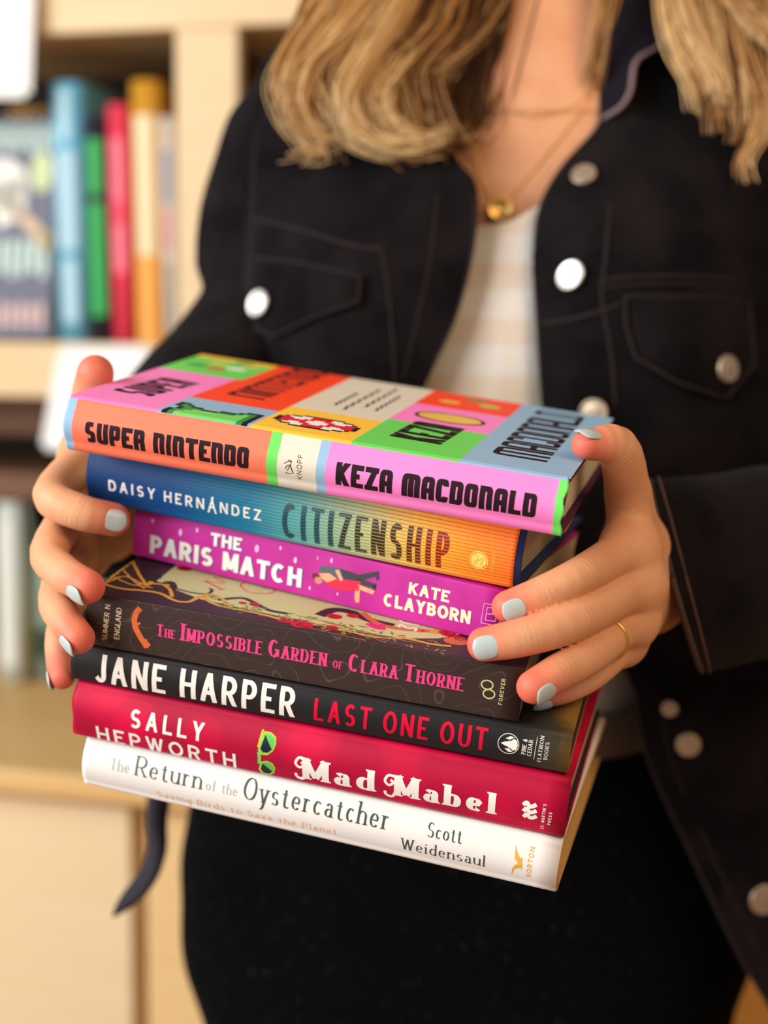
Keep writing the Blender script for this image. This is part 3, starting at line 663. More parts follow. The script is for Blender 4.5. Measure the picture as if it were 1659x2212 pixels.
# ---- 6: crimson hardcover
def book_crimson():
    B = Book(.0030, .2403, -.0157, .0315, -.1623, .0037, .0292, .155, .0032, .003, .0006,
             'crimson hardcover book with green sunglasses on its spine, in the held stack')
    m = mat('crimson_jacket', (206, 10, 66), .5, .22); nt, lk, b = nodes(m)
    tc = nt.new('ShaderNodeTexCoord'); vo = nt.new('ShaderNodeTexVoronoi'); vo.inputs['Scale'].default_value = 34; lk.new(tc.outputs['Object'], vo.inputs['Vector'])
    r = ramp(nt, [(.2, (214, 10, 68)), (.45, (196, 8, 62)), (.6, (178, 8, 58))], 'EASE'); lk.new(vo.outputs['Distance'], r.inputs[0]); lk.new(r.outputs[0], b.inputs['Base Color'])
    wob = lambda u, j: (.0006*math.sin(j*26) if u < .0005 else 0, 0, 0)
    cover = B.sheet('dust_jacket', m, [0, .002]+frange(.01, B.L-.01, 20)+[B.L], .0003, 0, None, wob)
    mb = MB()
    B.text(mb, 'SALLY', (283, 1569), (441, 1601), (290, 1531), style(.17, .17, gap=.4))
    B.text(mb, 'HEPWORTH', (206, 1603), (507, 1664), (212, 1568), style(.17, .17, gap=.34))
    fat = style(.3, .075, serif=.07, gap=.2, xh=.62, ang=-6)
    B.text(mb, 'Mad', (652, 1684), (808, 1712), (660, 1636), fat); B.text(mb, 'Mabel', (850, 1719), (1070, 1760), (858, 1672), fat)
    for x, y in ((640, 1650), (833, 1688)):
        q = B.pix([(x+24,y-12),(x+8,y-16),(x,y-4),(x+8,y+6),(x+18,y),(x+12,y-6)]); B.put(mb, path(catmull(q, 26), .0013))
        q = B.pix([(x+26,y-14),(x+24,y+14),(x+14,y+34),(x,y+30),(x-2,y+20)]); B.put(mb, path(catmull(q, 26), .0014))
    for k in range(3):
        x, y = 1133+k*9, 1757-k*6
        B.put(mb, path(catmull(B.pix([(1131,1764-k*14),(1139,1757-k*13),(1146,1766-k*13),(1160,1762-k*13)]), 16), .0019))
    B.text(mb, "ST. MARTIN'S", (1173, 1795), (1182, 1735), (1166, 1793), style(.17, .17, gap=.4)); B.text(mb, 'PRESS', (1189, 1783), (1194, 1753), (1182, 1782), style(.17, .17, gap=.4))
    g = [mat('art_lime_frame', (122, 214, 92), .45), mat('art_yellow_rim', (206, 206, 60), .45), mat('art_lens', (24, 34, 52), .3), mat('art_lens_green', (96, 200, 84), .45)]
    lensA = [(571,1580),(586,1583),(597,1592),(598,1606),(592,1620),(580,1629),(566,1628),(559,1618)]; lensB = [(564,1644),(578,1642),(590,1648),(594,1660),(590,1672),(578,1680),(562,1676),(556,1664)]
    for L in (lensA, lensB):
        q = B.pix(L); c = np.mean(q, 0)
        B.put(mb, [q], 2, eps=.0001)
        B.put(mb, [[tuple(c+(np.array(p)-c)*.9) for p in q]], 1, eps=.00013)
        inn = [tuple(c+(np.array(p)-c)*.74) for p in q]; B.put(mb, [inn], 4, eps=.00016); B.put(mb, [inn[4:]+inn[:1]], 3, eps=.0002)
    B.put(mb, path(B.pix([(561,1622),(562,1634),(560,1650)]), .0016), 1, eps=.0001); B.put(mb, path(B.pix([(568,1577),(565,1590),(560,1612)]), .0011), 2, eps=.00013)
    mb.build('spine_lettering', [WHITE]+g, cover)
    B.sheet('board', mat('dark_board', (60, 18, 30), .6), [.0006, B.L*.5, B.L-.0006], .0021, .0006+.0021); B.pages(PAGES)
    return B

# ---- 7: white hardcover
def book_white():
    B = Book(.0079, .2353, -.0116, .0107, -.1895, .0035, .0266, .155, .0032, .0032, .0006,
             'white hardcover book with grey serif lettering, lowest of the held stack')
    m = mat('white_jacket', (238, 238, 236), .5, .25, bump=(900, .05, .0003))
    cover = B.sheet('dust_jacket', m, [0, .002]+frange(.01, B.L-.01, 20)+[B.L], .0003)
    gk = mat('ink_green_grey', (74, 86, 80), .5); gl = mat('ink_light_grey', (176, 182, 178), .5); orr = mat('ink_peach', (250, 198, 160), .5); dk = mat('ink_slate', (62, 74, 68), .5); au = mat('ink_amber', (232, 178, 76), .5)
    sf = style(.115, .04, serif=.07, gap=.2, xh=.62, ang=-12); mb = MB()
    B.text(mb, 'The', (240, 1659), (281, 1668), (243, 1637), sf, 1)
    B.text(mb, 'Return', (294, 1672), (437, 1703), (301, 1636), sf, 0)
    B.text(mb, 'of the', (446, 1703), (514, 1718), (450, 1683), sf, 1)
    B.text(mb, 'Oystercatcher', (526, 1722), (840, 1791), (533, 1682), sf, 3)
    B.text(mb, 'Saving Birds to Save the Planet', (337, 1723), (726, 1805), (340, 1708), style(.14, .12, gap=.26, xh=.72), 2)
    B.text(mb, 'Scott', (923, 1805), (997, 1820), (928, 1778), sf, 3); B.text(mb, 'Weidensaul', (866, 1833), (1047, 1872), (870, 1807), sf, 3)
    P = lambda L: B.put(mb, [B.pix(L)], 4)
    P([(1114,1825),(1117,1836),(1124,1850),(1127,1858),(1120,1862),(1113,1852)]); P([(1120,1860),(1128,1856),(1130,1866),(1122,1874),(1114,1872)]); P([(1122,1872),(1112,1876),(1106,1888),(1104,1889),(1107,1874),(1114,1864)])
    P([(1120,1853),(1128,1850),(1131,1856),(1125,1860)]); P([(1124,1868),(1127,1878),(1129,1873),(1128,1866)])
    B.text(mb, 'NORTON', (1146.5, 1895), (1155.5, 1832), (1136, 1892), style(.17, .17, gap=.26), 4)
    mb.build('spine_lettering', [gk, gl, orr, dk, au], cover)
    B.sheet('board', mat('tan_board', (196, 156, 92), .6), [.0006, B.L*.5, B.L+.0006], .0021, .0006+.0021); B.pages(PAGES)
    return B
BOOKS = [b() for b in (book_patchwork, book_gradient, book_magenta, book_garden, book_black, book_crimson, book_white)]
# ------------------------------------------------------------------ signed-distance modelling (surface nets)
def smin(a, b, k):
    h = np.maximum(k - np.abs(a-b), 0)/k
    return np.minimum(a, b) - h*h*k*.25
def cap_d(p, a, b, ra, rb, sc=None):
    a = np.asarray(a); b = np.asarray(b)
    if sc is not None:
        sc = np.asarray(sc); p = p/sc; a = a/sc; b = b/sc; q = sc.min()
    else: q = 1
    ab = b-a; t = np.clip(((p-a) @ ab)/max(ab @ ab, 1e-12), 0, 1)
    return (np.linalg.norm(p-a-t[:, None]*ab, axis=1) - (ra+(rb-ra)*t))*q
class SDF:                                    # groups of tapered capsules joined with soft blends
    def __init__(s): s.g = []
    def group(s, k, prims, kin=.004, neg=False):
        pr = []
        for q in prims:
            a, b, ra, rb = q[:4]; sc = q[4] if len(q) > 4 else None
            a, b = np.asarray(a, float), np.asarray(b, float)
            m = max(ra, rb)*(max(sc) if sc is not None else 1)
            pr.append((a, b, ra, rb, sc, (a+b)/2, np.linalg.norm(a-b)/2+m))
        s.g.append((k, pr, kin, neg))
    def eval(s, p, c, rad):
        F_ = np.full(len(p), .05)
        for k, pr, kin, neg in s.g:
            f = None
            for (a, b, ra, rb, sc, m, r) in pr:
                if np.linalg.norm(c-m) > r+rad+.02: continue
                d = cap_d(p, a, b, ra, rb, sc)
                f = d if f is None else smin(f, d, kin)
            if f is None: continue
            F_ = -smin(-F_, f, k) if neg else smin(F_, f, k)
        return F_
    def mesh(s, h, B=12):
        lo = np.array([m-r for _, pr, _, n in s.g if not n for *_, m, r in [(q[5], q[6]) for q in pr]]).min(0) - 2*h
        hi = np.array([m+r for _, pr, _, n in s.g if not n for *_, m, r in [(q[5], q[6]) for q in pr]]).max(0) + 2*h
        nb = np.ceil((hi-lo)/(B*h)).astype(int)
        ii = np.stack(np.meshgrid(*[np.arange(n) for n in nb], indexing='ij'), -1).reshape(-1, 3)
        cs = lo + (ii+.5)*B*h; R = B*h*.87
        near = np.zeros(len(ii), bool)
        for k, pr, kin, neg in s.g:
            if neg: continue
            for (a, b, ra, rb, sc, m, r) in pr:
                near |= np.abs(cap_d(cs, a, b, ra, rb, sc)) < R*1.25+.012
        ii = ii[near]
        g = np.arange(-1, B+1); loc = np.stack(np.meshgrid(g, g, g, indexing='ij'), -1).reshape(-1, 3); n = B+2
        V = {}; VP = []; Q = []
        dims = nb*B+4; key = lambda c: (c[:, 0]+2)*(dims[1]+4)*(dims[2]+4) + (c[:, 1]+2)*(dims[2]+4) + (c[:, 2]+2)
        keys = []; poss = []; quads = []
        edges = [(0, np.array(o)) for o in ((0,0,0),(0,1,0),(0,0,1),(0,1,1))] + [(1, np.array(o)) for o in ((0,0,0),(1,0,0),(0,0,1),(1,0,1))] + [(2, np.array(o)) for o in ((0,0,0),(1,0,0),(0,1,0),(1,1,0))]
        for b in ii:
            org = b*B; c = lo + (org+B/2)*h
            f = s.eval(lo + (org+loc)*h, c, R)
            if f.min() > 0 or f.max() < 0: continue
            f = f.reshape(n, n, n)
            m = n-1; acc = np.zeros((m, m, m, 3)); cnt = np.zeros((m, m, m))
            for ax, o in edges:
                sl = tuple(slice(o[i], o[i]+m) for i in range(3)); o2 = o.copy(); o2[ax] += 1
                s2 = tuple(slice(o2[i], o2[i]+m) for i in range(3))
                A, D = f[sl], f[s2]; x = (A < 0) != (D < 0)
                t = np.where(x, A/np.where(x, A-D, 1), 0)
                for i in range(3): acc[..., i] += np.where(x, o[i] + (t if i == ax else 0), 0)
                cnt += x
            cell = np.argwhere(cnt > 0)
            P = acc[cnt > 0]/cnt[cnt > 0][:, None] + cell
            keys.append(key(cell-1+org)); poss.append(lo + (P-1+org)*h)
            for ax in range(3):
                A = f[1:-1, 1:-1, 1:-1]; o = [slice(1, -1)]*3; o[ax] = slice(2, None); D = f[tuple(o)]
                x = np.argwhere((A < 0) != (D < 0))
                if not len(x): continue
                fl = A[x[:, 0], x[:, 1], x[:, 2]] < 0
                base = x + org; u, w = [(1, 2), (2, 0), (0, 1)][ax]
                cc = []
                for du, dw in ((-1, -1), (0, -1), (0, 0), (-1, 0)):
                    k_ = base.copy(); k_[:, u] += du; k_[:, w] += dw; cc.append(key(k_))
                q = np.stack(cc, 1); q[~fl] = q[~fl][:, ::-1]; quads.append(q)
        keys = np.concatenate(keys); poss = np.concatenate(poss); quads = np.concatenate(quads)
        uk, first = np.unique(keys, return_index=True)
        idx = np.searchsorted(uk, quads); idx = np.minimum(idx, len(uk)-1)
        ok = (uk[idx] == quads).all(1)
        return poss[first], idx[ok]
def np_mesh(name, v, q, mats, parent=None):
    me = bpy.data.meshes.new(name); me.vertices.add(len(v)); me.vertices.foreach_set('co', np.ascontiguousarray(v, np.float32).ravel())
    me.loops.add(q.size); me.loops.foreach_set('vertex_index', q.astype(np.int32).ravel())
    me.polygons.add(len(q)); me.polygons.foreach_set('loop_start', np.arange(0, q.size, 4, dtype=np.int32))
    me.polygons.foreach_set('use_smooth', np.ones(len(q), bool)); me.update(calc_edges=True); me.validate()
    for m in mats: me.materials.append(m)
    o = bpy.data.objects.new(name, me); COL.objects.link(o)
    if parent is not None: o.parent = parent
    return o

# ------------------------------------------------------------------ the person's body: head, neck, chest, arms and two gripping hands
def chain(pts): return [PX(*p[:3]) for p in pts], [p[3] for p in pts]
def links(pts):
    P, r = chain(pts); n = 4*(len(P)-1)+1             # a smooth bend through the joints
    Q = catmull(np.c_[np.array(P), r], n); P = Q[:, :3]; r = Q[:, 3]
    return [(P[i], P[i+1], r[i], r[i+1]) for i in range(n-1)]
# each finger: tip, end joint, middle joint, knuckle -- (x, y in the photograph, depth, radius)
RH = {'index':  [(1097,1311,.640,.0074),(1172,1283,.642,.0083),(1255,1243,.651,.0089),(1362,1182,.690,.0108)],
      'middle': [(1046,1392,.630,.0077),(1130,1376,.629,.0087),(1240,1341,.642,.0092),(1375,1262,.688,.0110)],
      'ring':   [(1152,1484,.6241,.0075),(1206,1452,.6315,.0082),(1272,1415,.649,.0088),(1362,1338,.694,.0104)],
      'pinky':  [(1166,1502,.652,.0060),(1222,1488,.656,.0066),(1285,1452,.670,.0074),(1345,1388,.704,.0092)],
      'thumb':  [(1266,961,.6545,.0068),(1332,966,.668,.0100),(1356,1058,.690,.0110),(1372,1180,.724,.0140)]}
LH = {'index':  [(246,1122,.700,.0082),(172,1106,.694,.0089),(112,1068,.706,.0094),(185,985,.752,.0102)],
      'middle': [(190,1268,.6562,.0080),(136,1236,.673,.0086),(106,1190,.694,.0092),(168,1085,.752,.0102)],
      'ring':   [(171,1378,.6584,.0074),(141,1340,.6668,.0080),(122,1290,.690,.0088),(160,1180,.752,.0098)],
      'pinky':  [(134,1461,.6868,.0064),(130,1422,.696,.0070),(132,1370,.706,.0076),(158,1270,.756,.0088)],
      'thumb':  [(206,806,.716,.0092),(196,868,.728,.0104),(196,960,.752,.0118),(206,1080,.788,.0140)]}
SK = SDF()
# head, neck, shoulders and chest
SK.group(.03, [(PX(1190,-330,1.0), PX(1190,-520,1.01), .062, .074, (1, 1, 1.15)), (PX(1188,-200,.965), PX(1190,-330,.99), .036, .055),
               (PX(1188,-340,.93), PX(1188,-300,.915), .009, .012)], .03)
SK.group(.03, [(PX(1180,-260,1.015), PX(1172,120,1.01), .050, .056)], .02)
SK.group(.05, [(PX(1165,200,1.03), PX(720,330,1.02), .052, .040), (PX(1165,200,1.03), PX(1620,300,1.03), .052, .040)], .03)
SK.group(.05, [(PX(1060,400,1.03), PX(1040,640,1.03), .094, .090, (1.2, 1, .95)), (PX(1240,400,1.03), PX(1230,640,1.03), .094, .090, (1.1, 1, .95))], .05)
SK.group(.02, [(PX(1130,270,.958), PX(960,240,.975), .007, .007), (PX(1215,262,.958), PX(1400,225,.975), .007, .007)], .01)
# arms
SK.group(.03, [(PX(650,340,1.02), PX(545,780,.985), .036, .030), (PX(545,780,.985), PX(226,1118,.825), .028, .023)], .02)
SK.group(.03, [(PX(1735,330,1.03), PX(1930,1130,.97), .036, .032), (PX(1930,1130,.97), PX(1395,1262,.768), .030, .023)], .02)
# palms
def palm(H, wrist, rw):
    k = [PX(*H[f][3][:3]) for f in ('index', 'middle', 'ring', 'pinky')]; w = PX(*wrist); rr = [.0098, .0100, .0096, .0088]
    pr = [(w + (k[i]-w)*.12 + (i-1.5)*0, k[i], rw, rr[i]) for i in range(4)]
    pr += [(k[i], k[i+1], rr[i]*.93, rr[i+1]*.93) for i in range(3)]
    c = PX(*H['thumb'][3][:3]); m = PX(*H['thumb'][2][:3])
    pr += [(c, w, H['thumb'][3][3], rw), (c, (k[0]+w)/2, .012, .012), (m+(k[0]-m)*.12, m+(k[0]-m)*.75, .0065, .0085), (c, k[0], .0105, .010)]
    return pr
SK.group(.014, palm(RH, (1388,1258,.766), .0205), .010)
SK.group(.008, [(PX(1366,1192,.684), PX(1376,1206,.688), .0098, .0092), (PX(1392,1262,.690), PX(1400,1240,.704), .0088, .0085), (PX(1374,1335,.694), PX(1380,1310,.71), .0085, .008)], .004)
SK.group(.014, palm(LH, (214,1112,.815), .0205), .010)
for H in (RH, LH):
    # all fingers of a hand first (they stay apart), then one soft blend into the palm
    class _: pass
    names = ('thumb', 'index', 'middle', 'ring', 'pinky')
    SK.g.append(('hand', [ [ (lambda q: (np.asarray(q[0]), np.asarray(q[1]), q[2], q[3], None, (q[0]+q[1])/2, np.linalg.norm(q[0]-q[1])/2+max(q[2], q[3])))(q) for q in links(H[n]) ] for n in names ], .004, False))
# knuckle swellings are in the radii; creases across the joints and nail beds are cut after
_ev = SDF.eval
def eval2(s, p, c, rad):
    F_ = np.full(len(p), .05)
    for k, pr, kin, neg in s.g:
        if k == 'hand':
            f = None
            for fing in pr:
                g = None
                for (a, b, ra, rb, sc, m, r) in fing:
                    if np.linalg.norm(c-m) > r+rad+.02: continue
                    d = cap_d(p, a, b, ra, rb); g = d if g is None else np.minimum(g, d)
                if g is not None: f = g if f is None else smin(f, g, .0012)
            if f is not None: F_ = smin(F_, f, .009)
            continue
        f = None
        for (a, b, ra, rb, sc, m, r) in pr:
            if np.linalg.norm(c-m) > r+rad+.02: continue
            d = cap_d(p, a, b, ra, rb, sc); f = d if f is None else smin(f, d, kin)
        if f is None: continue
        F_ = -smin(-F_, f, k) if neg else smin(F_, f, k)
    return F_
SDF.eval = eval2
_mesh_groups = SK.g
class Flat(SDF): pass
def body_mesh(h):
    flat = []
    for k, pr, kin, neg in SK.g:
        if k == 'hand':
            for fing in pr: flat.append((.01, fing, kin, neg))
        else: flat.append((k, pr, kin, neg))
    full = SK.g
    # block selection uses the flat list, evaluation the grouped one
    s = SDF(); s.g = flat; s.eval = lambda p, c, r: eval2(SK, p, c, r)
    return s.mesh(h)
BV, BQ = body_mesh(.0012)
skin = mat('skin', (232, 172, 138), .48, .35, sss=.12); nt, lk, b = nodes(skin)
at = nt.new('ShaderNodeAttribute'); at.attribute_name = 'flush'
rp = ramp(nt, [(0, (228, 170, 130)), (.45, (230, 148, 116)), (1, (230, 108, 92))]); lk.new(at.outputs['Fac'], rp.inputs[0])
tc = nt.new('ShaderNodeTexCoord'); n1 = nt.new('ShaderNodeTexNoise'); n1.inputs['Scale'].default_value = 60; n1.inputs['Detail'].default_value = 5; lk.new(tc.outputs['Object'], n1.inputs['Vector'])
mx = nt.new('ShaderNodeMix'); mx.data_type = 'RGBA'; mx.blend_type = 'MULTIPLY'; mx.inputs[0].default_value = .35
r2 = ramp(nt, [(.3, (232, 205, 190)), (.65, (255, 255, 255))]); lk.new(n1.outputs['Fac'], r2.inputs[0]); lk.new(rp.outputs[0], mx.inputs[6]); lk.new(r2.outputs[0], mx.inputs[7]); lk.new(mx.outputs[2], b.inputs['Base Color'])
n2 = nt.new('ShaderNodeTexNoise'); n2.inputs['Scale'].default_value = 1400; n2.inputs['Detail'].default_value = 3; lk.new(tc.outputs['Object'], n2.inputs['Vector'])
cr = nt.new('ShaderNodeAttribute'); cr.attribute_name = 'crease'
ad = nt.new('ShaderNodeMath'); ad.operation = 'MULTIPLY_ADD'; lk.new(n2.outputs['Fac'], ad.inputs[0]); ad.inputs[1].default_value = .12; lk.new(cr.outputs['Fac'], ad.inputs[2])
bp = nt.new('ShaderNodeBump'); bp.inputs['Distance'].default_value = .0004; bp.inputs['Strength'].default_value = .45; lk.new(ad.outputs[0], bp.inputs['Height']); lk.new(bp.outputs[0], b.inputs['Normal'])

BODY_C = PX(1060, 1000, 1.0)
person = np_mesh('person', W(BV) - W(BODY_C), BQ[:, ::-1], [skin]); person.location = W(BODY_C)
tag(person, 'person in black denim jacket and white top holding a stack of books', 'person')
flush = np.zeros(len(BV)); crease = np.zeros(len(BV))
for H in (RH, LH):
    for f, L in H.items():
        P, r = chain(L)
        t = P[0] + (P[0]-P[1])/np.linalg.norm(P[0]-P[1])*r[0]*.4
        d = np.linalg.norm(BV-t, axis=1); flush = np.maximum(flush, np.clip(1.15-d/.019, 0, 1))
        for j, s in ((1, .7), (2, 1)):                       # wrinkles across the joints
            ax = (P[j-1]-P[j+1]); ax /= np.linalg.norm(ax); q = (BV-P[j]); al = q @ ax; dd = np.linalg.norm(q-al[:, None]*ax, axis=1)
            m = (np.abs(al) < .009) & (dd < r[j]*1.35)
            crease -= np.where(m, s*(np.exp(-((al)/.0007)**2)+.8*np.exp(-((al-.0026)/.0007)**2)+.8*np.exp(-((al+.0026)/.0007)**2)+.5*np.exp(-((al-.005)/.0007)**2)), 0)
crease *= .8+.5*vnoise(BV*np.array([1,1,1.]), 420, 3)
for nm, ar in (('flush', flush), ('crease', crease)):
    a = person.data.attributes.new(nm, 'FLOAT', 'POINT'); a.data.foreach_set('value', ar.astype(np.float32))

def on_person(mb, name, mats, parent=None, smooth=True):     # camera-space shapes -> a child of the person
    v = W(np.array(mb.v)) - np.array(person.location)
    return mesh_obj(name, v, mb.f, mats, parent or person, mb.m, smooth)
# fingernails: curved plates on the back of each last joint
NAIL = mat('pale_blue_polish', (188, 204, 206), .2, .5)
def nail(L, out, wid, length, shift=.1, tilt=0):
    P, r = chain(L); ax = P[0]-P[1]; ax /= np.linalg.norm(ax)
    o = np.asarray(out, float); o -= ax*(o @ ax); o /= np.linalg.norm(o); sd = np.cross(ax, o)
    R0 = r[0]*1.03; mb = MB(); nu, nv = 11, 11; v = []
    c0 = P[0] + ax*(r[0]*shift)
    for i in range(nu):
        for j in range(nv):
            a = -1+2*i/(nu-1); t = -1+2*j/(nv-1)
            # superellipse outline
            k = (1-abs(a)**2.6)**(1/2.6) if abs(a) < 1 else 0
            x = a*length/2; w = t*wid/2*(k*.9+.1 if abs(a) < 1 else .1)*(1.0 if a < 0 else 1.0)
            ang = w/R0
            rr = R0 + .0004
            fall = max(0, (c0-P[0]) @ ax + x); 
            drop = r[0]*.10*(fall/r[0])**2*2
            p = c0 + ax*x + (o*math.cos(ang)+sd*math.sin(ang))*rr - o*drop
            v.append(p)
    f = [(i*nv+j, i*nv+j+1, (i+1)*nv+j+1, (i+1)*nv+j) for i in range(nu-1) for j in range(nv-1)]
    mb.add(v, f); ob = on_person(mb, 'fingernail', [NAIL]); solid(ob, .0008, 0)
    s = ob.modifiers.new('smooth', 'SUBSURF'); s.levels = 1; s.render_levels = 1
    tag(ob, label='pale blue painted fingernail'); return ob
nail(RH['index'], (.05, .25, -1), .0104, .0112, -.12); nail(RH['middle'], (0, .12, -1), .0112, .0116, -.05)
nail(RH['ring'], (.45, .5, -.8), .0098, .0110, -.1); nail(RH['pinky'], (.3, .85, -.6), .0082, .0095, .15); nail(RH['thumb'], (.15, -1, -.35), .0125, .0140, .05)
nail(LH['index'], (0, 0, -1), .0110, .0110, -.05); nail(LH['middle'], (-.75, .55, -.55), .0108, .0116, .1)
nail(LH['ring'], (-.9, .35, -.3), .0100, .0110, .15); nail(LH['pinky'], (-.8, .5, -.35), .0086, .0096, .1); nail(LH['thumb'], (0, .1, 1), .0118, .0120, -.5)
# gold ring
GOLD = mat('gold', (240, 196, 112), .3, .5, metal=.85)
P, r = chain(RH['ring']); ax = P[3]-P[2]; ax /= np.linalg.norm(ax); c = P[2]+(P[3]-P[2])*.42; rr = (r[2]+(r[3]-r[2])*.42)*1.0+.0006
u = np.cross(ax, (0, 1, 0)); u /= np.linalg.norm(u); w = np.cross(ax, u); mb = MB()
mb.tube([c+rr*(math.cos(i*2*math.pi/40)*u+math.sin(i*2*math.pi/40)*w) for i in range(41)], .0009, 8, cap=False); on_person(mb, 'finger_ring', [GOLD])
# ------------------------------------------------------------------ clothes
denim = mat('black_denim', (25, 23, 26), .95, .06); nt, lk, b = nodes(denim)
tc = nt.new('ShaderNodeTexCoord'); n1 = nt.new('ShaderNodeTexNoise'); n1.inputs['Scale'].default_value = 26; n1.inputs['Detail'].default_value = 6; lk.new(tc.outputs['Object'], n1.inputs['Vector'])
r1 = ramp(nt, [(.35, (13, 11, 14)), (.7, (30, 25, 27))]); lk.new(n1.outputs['Fac'], r1.inputs[0]); lk.new(r1.outputs[0], b.inputs['Base Color'])
n2 = nt.new('ShaderNodeTexNoise'); n2.inputs['Scale'].default_value = 900; n2.inputs['Detail'].default_value = 2; lk.new(tc.outputs['Object'], n2.inputs['Vector'])
bp = nt.new('ShaderNodeBump'); bp.inputs['Distance'].default_value = .0006; bp.inputs['Strength'].default_value = .6; lk.new(n2.outputs['Fac'], bp.inputs['Height']); lk.new(bp.outputs[0], b.inputs['Normal'])
b.inputs['Sheen Weight'].default_value = .03; b.inputs['Sheen Roughness'].default_value = .5
worn = mat('worn_seam', (84, 66, 60), .9, .15, bump=(800, .6, .0006))
thread = mat('seam_thread', (44, 37, 38), .9, .15)
lining = mat('dark_lining', (30, 22, 22), .9, .1)

class Sheet:                                  # a cloth surface through rows of (x, y, depth) points
    def __init__(s, rows, nu, nv, fold=.004, seed=0, scale=14):
        R = np.array([catmull([PX(*p) for p in r], nu) for r in rows])
        s.P = np.array([catmull(R[:, j], nv) for j in range(nu)]).transpose(1, 0, 2)
        if fold:
            q = s.P*np.array([1, .55, 1])
            d = vnoise(q, scale, seed)*.65 + vnoise(q, scale*2.3, seed+1)*.35
            s.P[..., 2] += fold*d
        s.pix = np.stack([s.P[..., 0]/s.P[..., 2]*F+CX, s.P[..., 1]/s.P[..., 2]*F+CY], -1)
    def mb(s):
        nv, nu = s.P.shape[:2]; m = MB()
        m.add(s.P.reshape(-1, 3), [(i*nu+j, i*nu+j+1, (i+1)*nu+j+1, (i+1)*nu+j) for i in range(nv-1) for j in range(nu-1)]); return m
    def at(s, x, y, lift=.0):
        d = ((s.pix-np.array([x, y]))**2).sum(-1).ravel(); k = np.argsort(d)[:6]; w = 1/(d[k]+4)
        return PX(x, y, (s.P[..., 2].ravel()[k]*w).sum()/w.sum()-lift)
    def normal(s, x, y):
        a = s.at(x+25, y) - s.at(x-25, y); c = s.at(x, y+25) - s.at(x, y-25); n = np.cross(a, c); n /= np.linalg.norm(n); return n if n[2] < 0 else -n
    def line(s, mb, pts, r=.0012, lift=.0006, m=0, n=24, flat=None):
        q = catmull([(x, y, 0) for x, y in pts], n); mb.tube([s.at(a, c, lift) for a, c, _ in q], r, 6, m, flat=flat)
def cloth(mbd, name, mats, parent=None, t=.0022, off=0):
    o = on_person(mbd, name, mats, parent); solid(o, t, off); return o

# wearer's right front (left in the photograph)
PL = Sheet([[(548,205,1.0),(640,160,.985),(790,112,.975),(900,60,.968)],
            [(536,300,.972),(680,285,.945),(830,290,.928),(975,318,.918)],
            [(533,400,.958),(680,400,.925),(860,395,.904),(1030,405,.898)],
            [(530,480,.950),(680,490,.906),(860,495,.890),(1024,540,.890)],
            [(524,620,.944),(700,640,.898),(850,640,.884),(988,680,.886)],
            [(528,740,.942),(690,760,.896),(830,780,.884),(938,790,.886)],
            [(545,880,.956),(690,890,.900),(800,900,.890),(890,900,.890)],
            [(560,1050,.960),(690,1050,.906),(790,1050,.896),(850,1060,.896)],
            [(560,1330,.965),(690,1330,.92),(770,1330,.91),(830,1340,.91)],
            [(500,1600,.985),(620,1600,.94),(720,1600,.93),(800,1600,.93)]], 40, 70, .0045, 3)
jacket = cloth(PL.mb(), 'denim_jacket', [denim])
tag(jacket, label='black denim jacket hanging open with silver buttons')
# wearer's left front (right in the photograph), long and flaring open below the books
PR = Sheet([[(1298,170,.950),(1400,70,.968),(1560,60,.985),(1740,130,1.02)],
            [(1296,262,.930),(1400,240,.930),(1560,240,.950),(1770,320,1.0)],
            [(1212,362,.912),(1350,370,.900),(1550,380,.915),(1790,420,.985)],
            [(1164,450,.902),(1330,460,.886),(1550,480,.898),(1800,520,.975)],
            [(1152,560,.894),(1330,570,.876),(1550,590,.888),(1805,620,.97)],
            [(1160,720,.890),(1330,730,.872),(1550,750,.883),(1805,780,.97)],
            [(1172,880,.890),(1330,890,.872),(1550,900,.884),(1805,930,.97)],
            [(1205,1100,.894),(1340,1100,.878),(1550,1100,.888),(1810,1100,.97)],
            [(1290,1350,.898),(1420,1350,.886),(1580,1350,.893),(1820,1350,.972)],
            [(1372,1490,.896),(1460,1500,.888),(1600,1500,.897),(1830,1500,.975)],
            [(1398,1640,.900),(1490,1640,.893),(1620,1640,.902),(1840,1640,.98)],
            [(1500,1860,.908),(1590,1860,.905),(1700,1860,.915),(1850,1860,.99)],
            [(1596,2060,.915),(1670,2060,.915),(1760,2060,.935),(1870,2060,1.0)],
            [(1700,2240,.925),(1760,2240,.93),(1820,2240,.95),(1890,2240,1.01)],
            [(1760,2420,.935),(1800,2420,.94),(1840,2420,.96),(1900,2420,1.01)]], 44, 96, .0045, 9)
# the back of the jacket joins the two fronts behind the body
BK = Sheet([[(1740,130,1.02),(1600,120,1.10),(1165,60,1.10),(740,190,1.09),(548,205,1.0)],
            [(1800,520,.975),(1760,500,1.11),(1165,520,1.14),(600,500,1.10),(530,480,.950)],
            [(1810,1100,.97),(1760,1100,1.11),(1165,1100,1.145),(610,1060,1.10),(560,1050,.96)],
            [(1840,1640,.98),(1780,1640,1.11),(1165,1640,1.15),(560,1640,1.10),(500,1600,.985)],
            [(1850,1860,.99),(1790,1860,1.10),(1165,1800,1.155),(560,1760,1.10),(490,1650,.99)]], 40, 40, .002, 5)
cloth(PR.mb(), 'front_panel', [denim], jacket); cloth(BK.mb(), 'back_panel', [denim], jacket)

